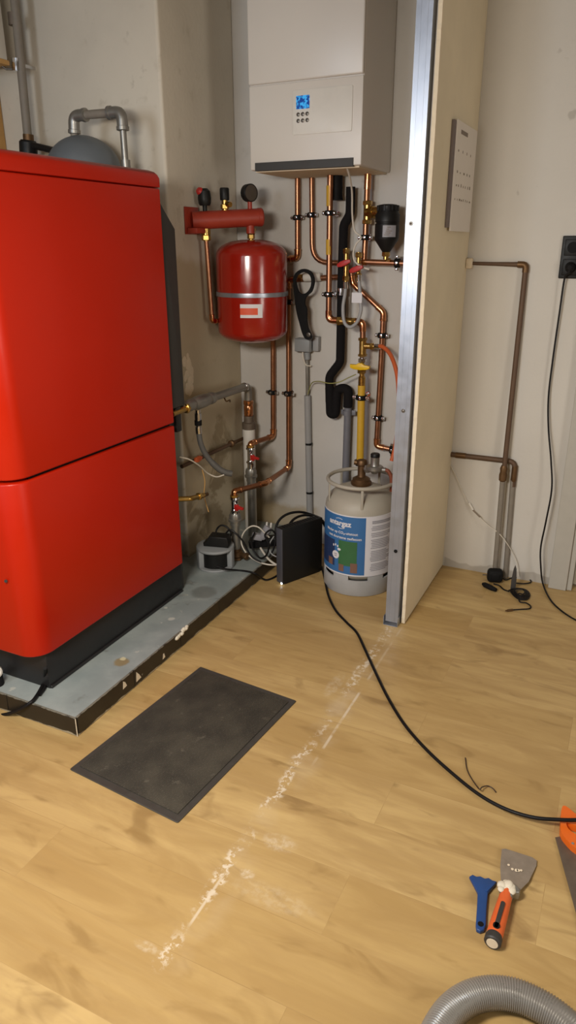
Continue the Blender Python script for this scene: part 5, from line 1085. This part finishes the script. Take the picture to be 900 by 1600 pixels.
# ---------------------------------------------------------------- tools at the right
t = thing('putty_knife', 'plaster-smeared putty knife with orange grip lying on oak floor', 'putty knife', (-0.0768, 1.4035, 0.0000))
A = Vector((-0.0885, 1.2407, 0.0200)); B = Vector((-0.0814, 1.4003, 0.0200)); D = (B - A).normalized(); L = (B - A).length
HM = axisM(A, D)
b = BM(); lathe(b, [(.0165, .018), (.0185, .03), (.0175, L * .45), (.0155, L * .8), (.0145, L)], HM, 24); grip = obj('grip', b, M['orange_red'], t)
b = BM(); lathe(b, [(0, 0), (.017, 0), (.0195, .003), (.0195, .016), (.0175, .022)], HM, 24); obj('butt_cap', b, M['charcoal'], t)
b = BM(); lathe(b, [(.0130, -.0012), (.0130, .0004), (0, .0006)], HM, 24); obj('butt_disc', b, M['gypsum'], t)
side = D.cross(Vector((0, 0, 1))).normalized(); upv = Vector((0, 0, 1))
b = BM(); m_ = Matrix((side, D, upv)).transposed().to_4x4(); m_.translation = A
prism(b, rrect(-.005, .005, .026, L * .66, .0045, 4), .006, m_ @ Matrix.Translation((0, 0, .0145)), .001); obj('grip_inlay', b, M['charcoal'], grip)
b = BM(); lathe(b, [(.004, 0), (.008, 0), (.008, .003), (.004, .003)], m_ @ Matrix.Translation((0, .034, .0175)), 16); obj('hanging_hole', b, M['black_soft'], grip)
b = BM(); prism(b, [(-.014, L - .024), (.014, L - .024), (.016, L - .010), (.028, L - .004), (.029, L + .006), (.018, L + .016), (-.018, L + .016), (-.024, L + .004), (-.016, L - .008)], .026, m_ @ Matrix.Translation((0, 0, -.014)), .005, 3); obj('bolster', b, M['steel'], t)
b = BM(); rnd = random.Random(4)
for i in range(14):
    r_ = bmesh.ops.create_icosphere(b, subdivisions=2, radius=rnd.uniform(.007, .012)); bmesh.ops.scale(b, vec=(1, 1.2, .55), verts=r_['verts'])
    bmesh.ops.translate(b, verts=r_['verts'], vec=m_ @ Vector((rnd.uniform(-.017, .013), L + rnd.uniform(-.022, .010), .010 + rnd.uniform(-.002, .003))))
obj('plaster_crust', b, M['plaster_dry'], t, label='dried white plaster crust')
bl = [(-0.1177, 1.5392, 0.0040), (-0.1087, 1.5446, 0.0040), (-0.0407, 1.5457, 0.0040), (-0.0295, 1.5397, 0.0040), (-0.0281, 1.5225, 0.0040), (-0.0386, 1.4583, 0.0090), (-0.0567, 1.4117, 0.0140), (-0.0992, 1.4183, 0.0140), (-0.1108, 1.4736, 0.0090)]
b = BM(); vs = [b.verts.new(p) for p in bl]; vt = [b.verts.new(Vector(p) + Vector((0, 0, .0012))) for p in bl]
b.faces.new(vs); b.faces.new(vt)
for i in range(len(bl)): b.faces.new((vs[i], vs[(i + 1) % len(bl)], vt[(i + 1) % len(bl)], vt[i]))
bld = obj('blade', b, M['blade'], t)
b = BM(); rnd = random.Random(8)
for i in range(5):
    q = Vector((-0.0908, 1.4831, 0.0090)).lerp(Vector((-0.0589, 1.4807, 0.0090)), i / 4) + Vector((rnd.uniform(-.003, .003), rnd.uniform(-.005, .005), .0022 - .0008 * 0))
    cyl(b, q, q + Vector((0, 0, .0006)), rnd.uniform(.003, .0055), n=9)
obj('plaster_smear', b, M['gypsum'], bld)
t = thing('plastic_scraper', 'small blue plastic scraper lying beside the orange putty knife', 'scraper', (-0.1334, 1.3526, 0.0000))
hd = [(-0.1754, 1.4099, 0.0030), (-0.1694, 1.4192, 0.0030), (-0.1594, 1.4175, 0.0030), (-0.1509, 1.4226, 0.0030), (-0.1393, 1.4206, 0.0030), (-0.1310, 1.4267, 0.0030), (-0.1209, 1.4231, 0.0030), (-0.1100, 1.4240, 0.0030), (-0.1169, 1.4020, 0.0030), (-0.1237, 1.3804, 0.0030), (-0.1174, 1.3319, 0.0030), (-0.1108, 1.2899, 0.0030), (-0.1122, 1.2746, 0.0030), (-0.1196, 1.2674, 0.0030), (-0.1286, 1.2686, 0.0030), (-0.1324, 1.2796, 0.0030), (-0.1400, 1.3309, 0.0030), (-0.1468, 1.3714, 0.0030), (-0.1600, 1.3898, 0.0030)]
b = BM(); c0 = Vector(hd[0]); prism(b, [(p[0], p[1]) for p in hd], .011, Matrix.Translation((0, 0, .001)), .003, 3); bd = obj('scraper_body', b, M['blue'], t)
b = BM(); lathe(b, [(.0035, 0), (.0068, 0), (.0068, .0012), (.0035, .0012)], Matrix.Translation(Vector((-0.1225, 1.2856, 0.0118))), 18); obj('hanging_hole', b, M['black_soft'], bd)
b = BM(); prism(b, [(p[0], p[1]) for p in ((-0.1259, 1.4034, 0.0120), (-0.1133, 1.4115, 0.0120), (-0.1262, 1.3807, 0.0120), (-0.1325, 1.3817, 0.0120))], .002, Matrix.Translation((0, 0, .0118)), .0008); obj('head_rib', b, M['blue'], bd)
t = thing('hand_saw', 'orange handled saw with dark steel blade at right edge of floor', 'saw', (0.0598, 1.6208, 0.0000))
p = Vector((0.0048, 1.6407, 0.0060)); q = Vector((0.0760, 1.4192, 0.0060)); d = (q - p).normalized(); s_ = Vector((-d.y, d.x, 0))
if s_.x < 0: s_ = -s_
b = BM(); far = p + d * .42
pol = [p, far, far + s_ * .04, Vector((0.1525, 1.6084, 0.0060)), Vector((0.0580, 1.6323, 0.0060)), Vector((0.0207, 1.6531, 0.0060))]
prism(b, [(v.x, v.y) for v in pol], .0013, Matrix.Translation((0, 0, .004))); obj('blade', b, M['blade_dark'], t)
outer = closed_smooth([(0.0097, 1.7403, 0.0100), (0.0205, 1.7508, 0.0100), (0.0578, 1.7265, 0.0100), (0.1155, 1.7184, 0.0100), (0.1615, 1.6772, 0.0100), (0.1550, 1.6055, 0.0100), (0.1149, 1.5909, 0.0100), (0.0582, 1.6048, 0.0100), (0.0326, 1.6254, 0.0100), (0.0165, 1.6492, 0.0100), (0.0116, 1.6892, 0.0100)], 3)
inner = closed_smooth([(0.0265, 1.6887, 0.0100), (0.0398, 1.6875, 0.0100), (0.1014, 1.6846, 0.0100), (0.1153, 1.6647, 0.0100), (0.0916, 1.6416, 0.0100), (0.0590, 1.6524, 0.0100), (0.0335, 1.6671, 0.0100)], 3)
b = BM(); es = []
for loop in (outer, inner):
    vs = [b.verts.new((v.x, v.y, .002)) for v in loop]; es += [b.edges.new((vs[i], vs[(i + 1) % len(vs)])) for i in range(len(vs))]
bmesh.ops.triangle_fill(b, use_beauty=True, use_dissolve=False, edges=es)
g = bmesh.ops.extrude_face_region(b, geom=b.faces[:]); nv = [e for e in g['geom'] if isinstance(e, bmesh.types.BMVert)]; bmesh.ops.translate(b, verts=nv, vec=(0, 0, .022))
hn = obj('handle', b, M['orange'], t)
b = BM(); cyl(b, (0.0490, 1.6192, 0.0230), (0.0489, 1.6164, 0.0255), .0035, n=12); obj('handle_rivet', b, M['screw'], hn)
t = thing('vacuum_hose', 'thick silver grey ribbed vacuum hose curving across bottom right corner', 'hose', (-0.0542, 1.1461, 0.0000))
hp = smooth_path([(-0.1647, 0.8463, 0.0340), (-0.1555, 0.9355, 0.0340), (-0.1490, 0.9928, 0.0340), (-0.1338, 1.0420, 0.0340), (-0.1053, 1.0848, 0.0340), (-0.0677, 1.1146, 0.0340), (-0.0248, 1.1305, 0.0340), (0.0199, 1.1311, 0.0340), (0.0635, 1.1204, 0.0340), (0.1114, 1.0953, 0.0340), (0.1710, 1.0537, 0.0340)], 24)
ln = [0]
for a, c in zip(hp, hp[1:]): ln.append(ln[-1] + (c - a).length)
pitch = .0054; step = pitch / 6; out = []; rs = []; s = 0; i = 0
while s < ln[-1] - 1e-4:
    while ln[i + 1] < s: i += 1
    out.append(hp[i].lerp(hp[i + 1], (s - ln[i]) / (ln[i + 1] - ln[i]))); rs.append(.0302 + .0013 * (1 - abs(math.sin(PI * s / pitch)) ** 1.5 * 2 + .6)); s += step
b = BM(); tube(b, out, rs, 28); obj('ribbed_hose', b, mat('silver_grey_hose', '8f8b85', .30, .3, .05), t, angle=80)

# ---------------------------------------------------------------- cable at the lower left corner
t = thing('appliance_cable', 'black cable bending over the plinth corner at lower left edge', 'cable', (-1.6592, 1.4482, 0.0700))
b = BM(); tube(b, smooth_path([(-1.6270, 1.4913, 0.1696), (-1.6777, 1.5273, 0.0850), (-1.6601, 1.4922, 0.0780), (-1.6369, 1.4383, 0.0780), (-1.6386, 1.4162, 0.0740), (-1.6624, 1.4080, 0.0542), (-1.7180, 1.4050, 0.0182), (-1.7959, 1.4050, -0.0171), (-1.9064, 1.4050, -0.0468), (-2.05, 1.38, .0065), (-2.35, 1.33, .0065), (-2.8, 1.36, .0065)]), .0062, 12); obj('cable', b, M['black_cable'], t)
b = BM(); tube(b, smooth_path([(-1.6765, 1.5285, 0.0820), (-1.6536, 1.5036, 0.0780), (-1.6383, 1.4632, 0.0770)]), .005, 10); obj('second_strand', b, M['black_cable'], t)
t = thing('white_plug', 'white round plug in black coupling at the far lower left edge', 'plug', (-1.86, 1.445, PZ))
q = Vector((-1.8146, 1.4500, 0.1263))
b = BM(); lathe(b, [(.016, -.02), (.021, -.012), (.021, .008), (.016, .014), (0, .015)], axisM(q, (.6, -.6, .3)), 22); obj('plug_body', b, M['white'], t)
b = BM(); cyl(b, (q.x - .006, q.y + .006, PZ + .001), (q.x - .006, q.y + .004, q.z - .012), .019, n=18); obj('coupling', b, M['black_soft'], t)
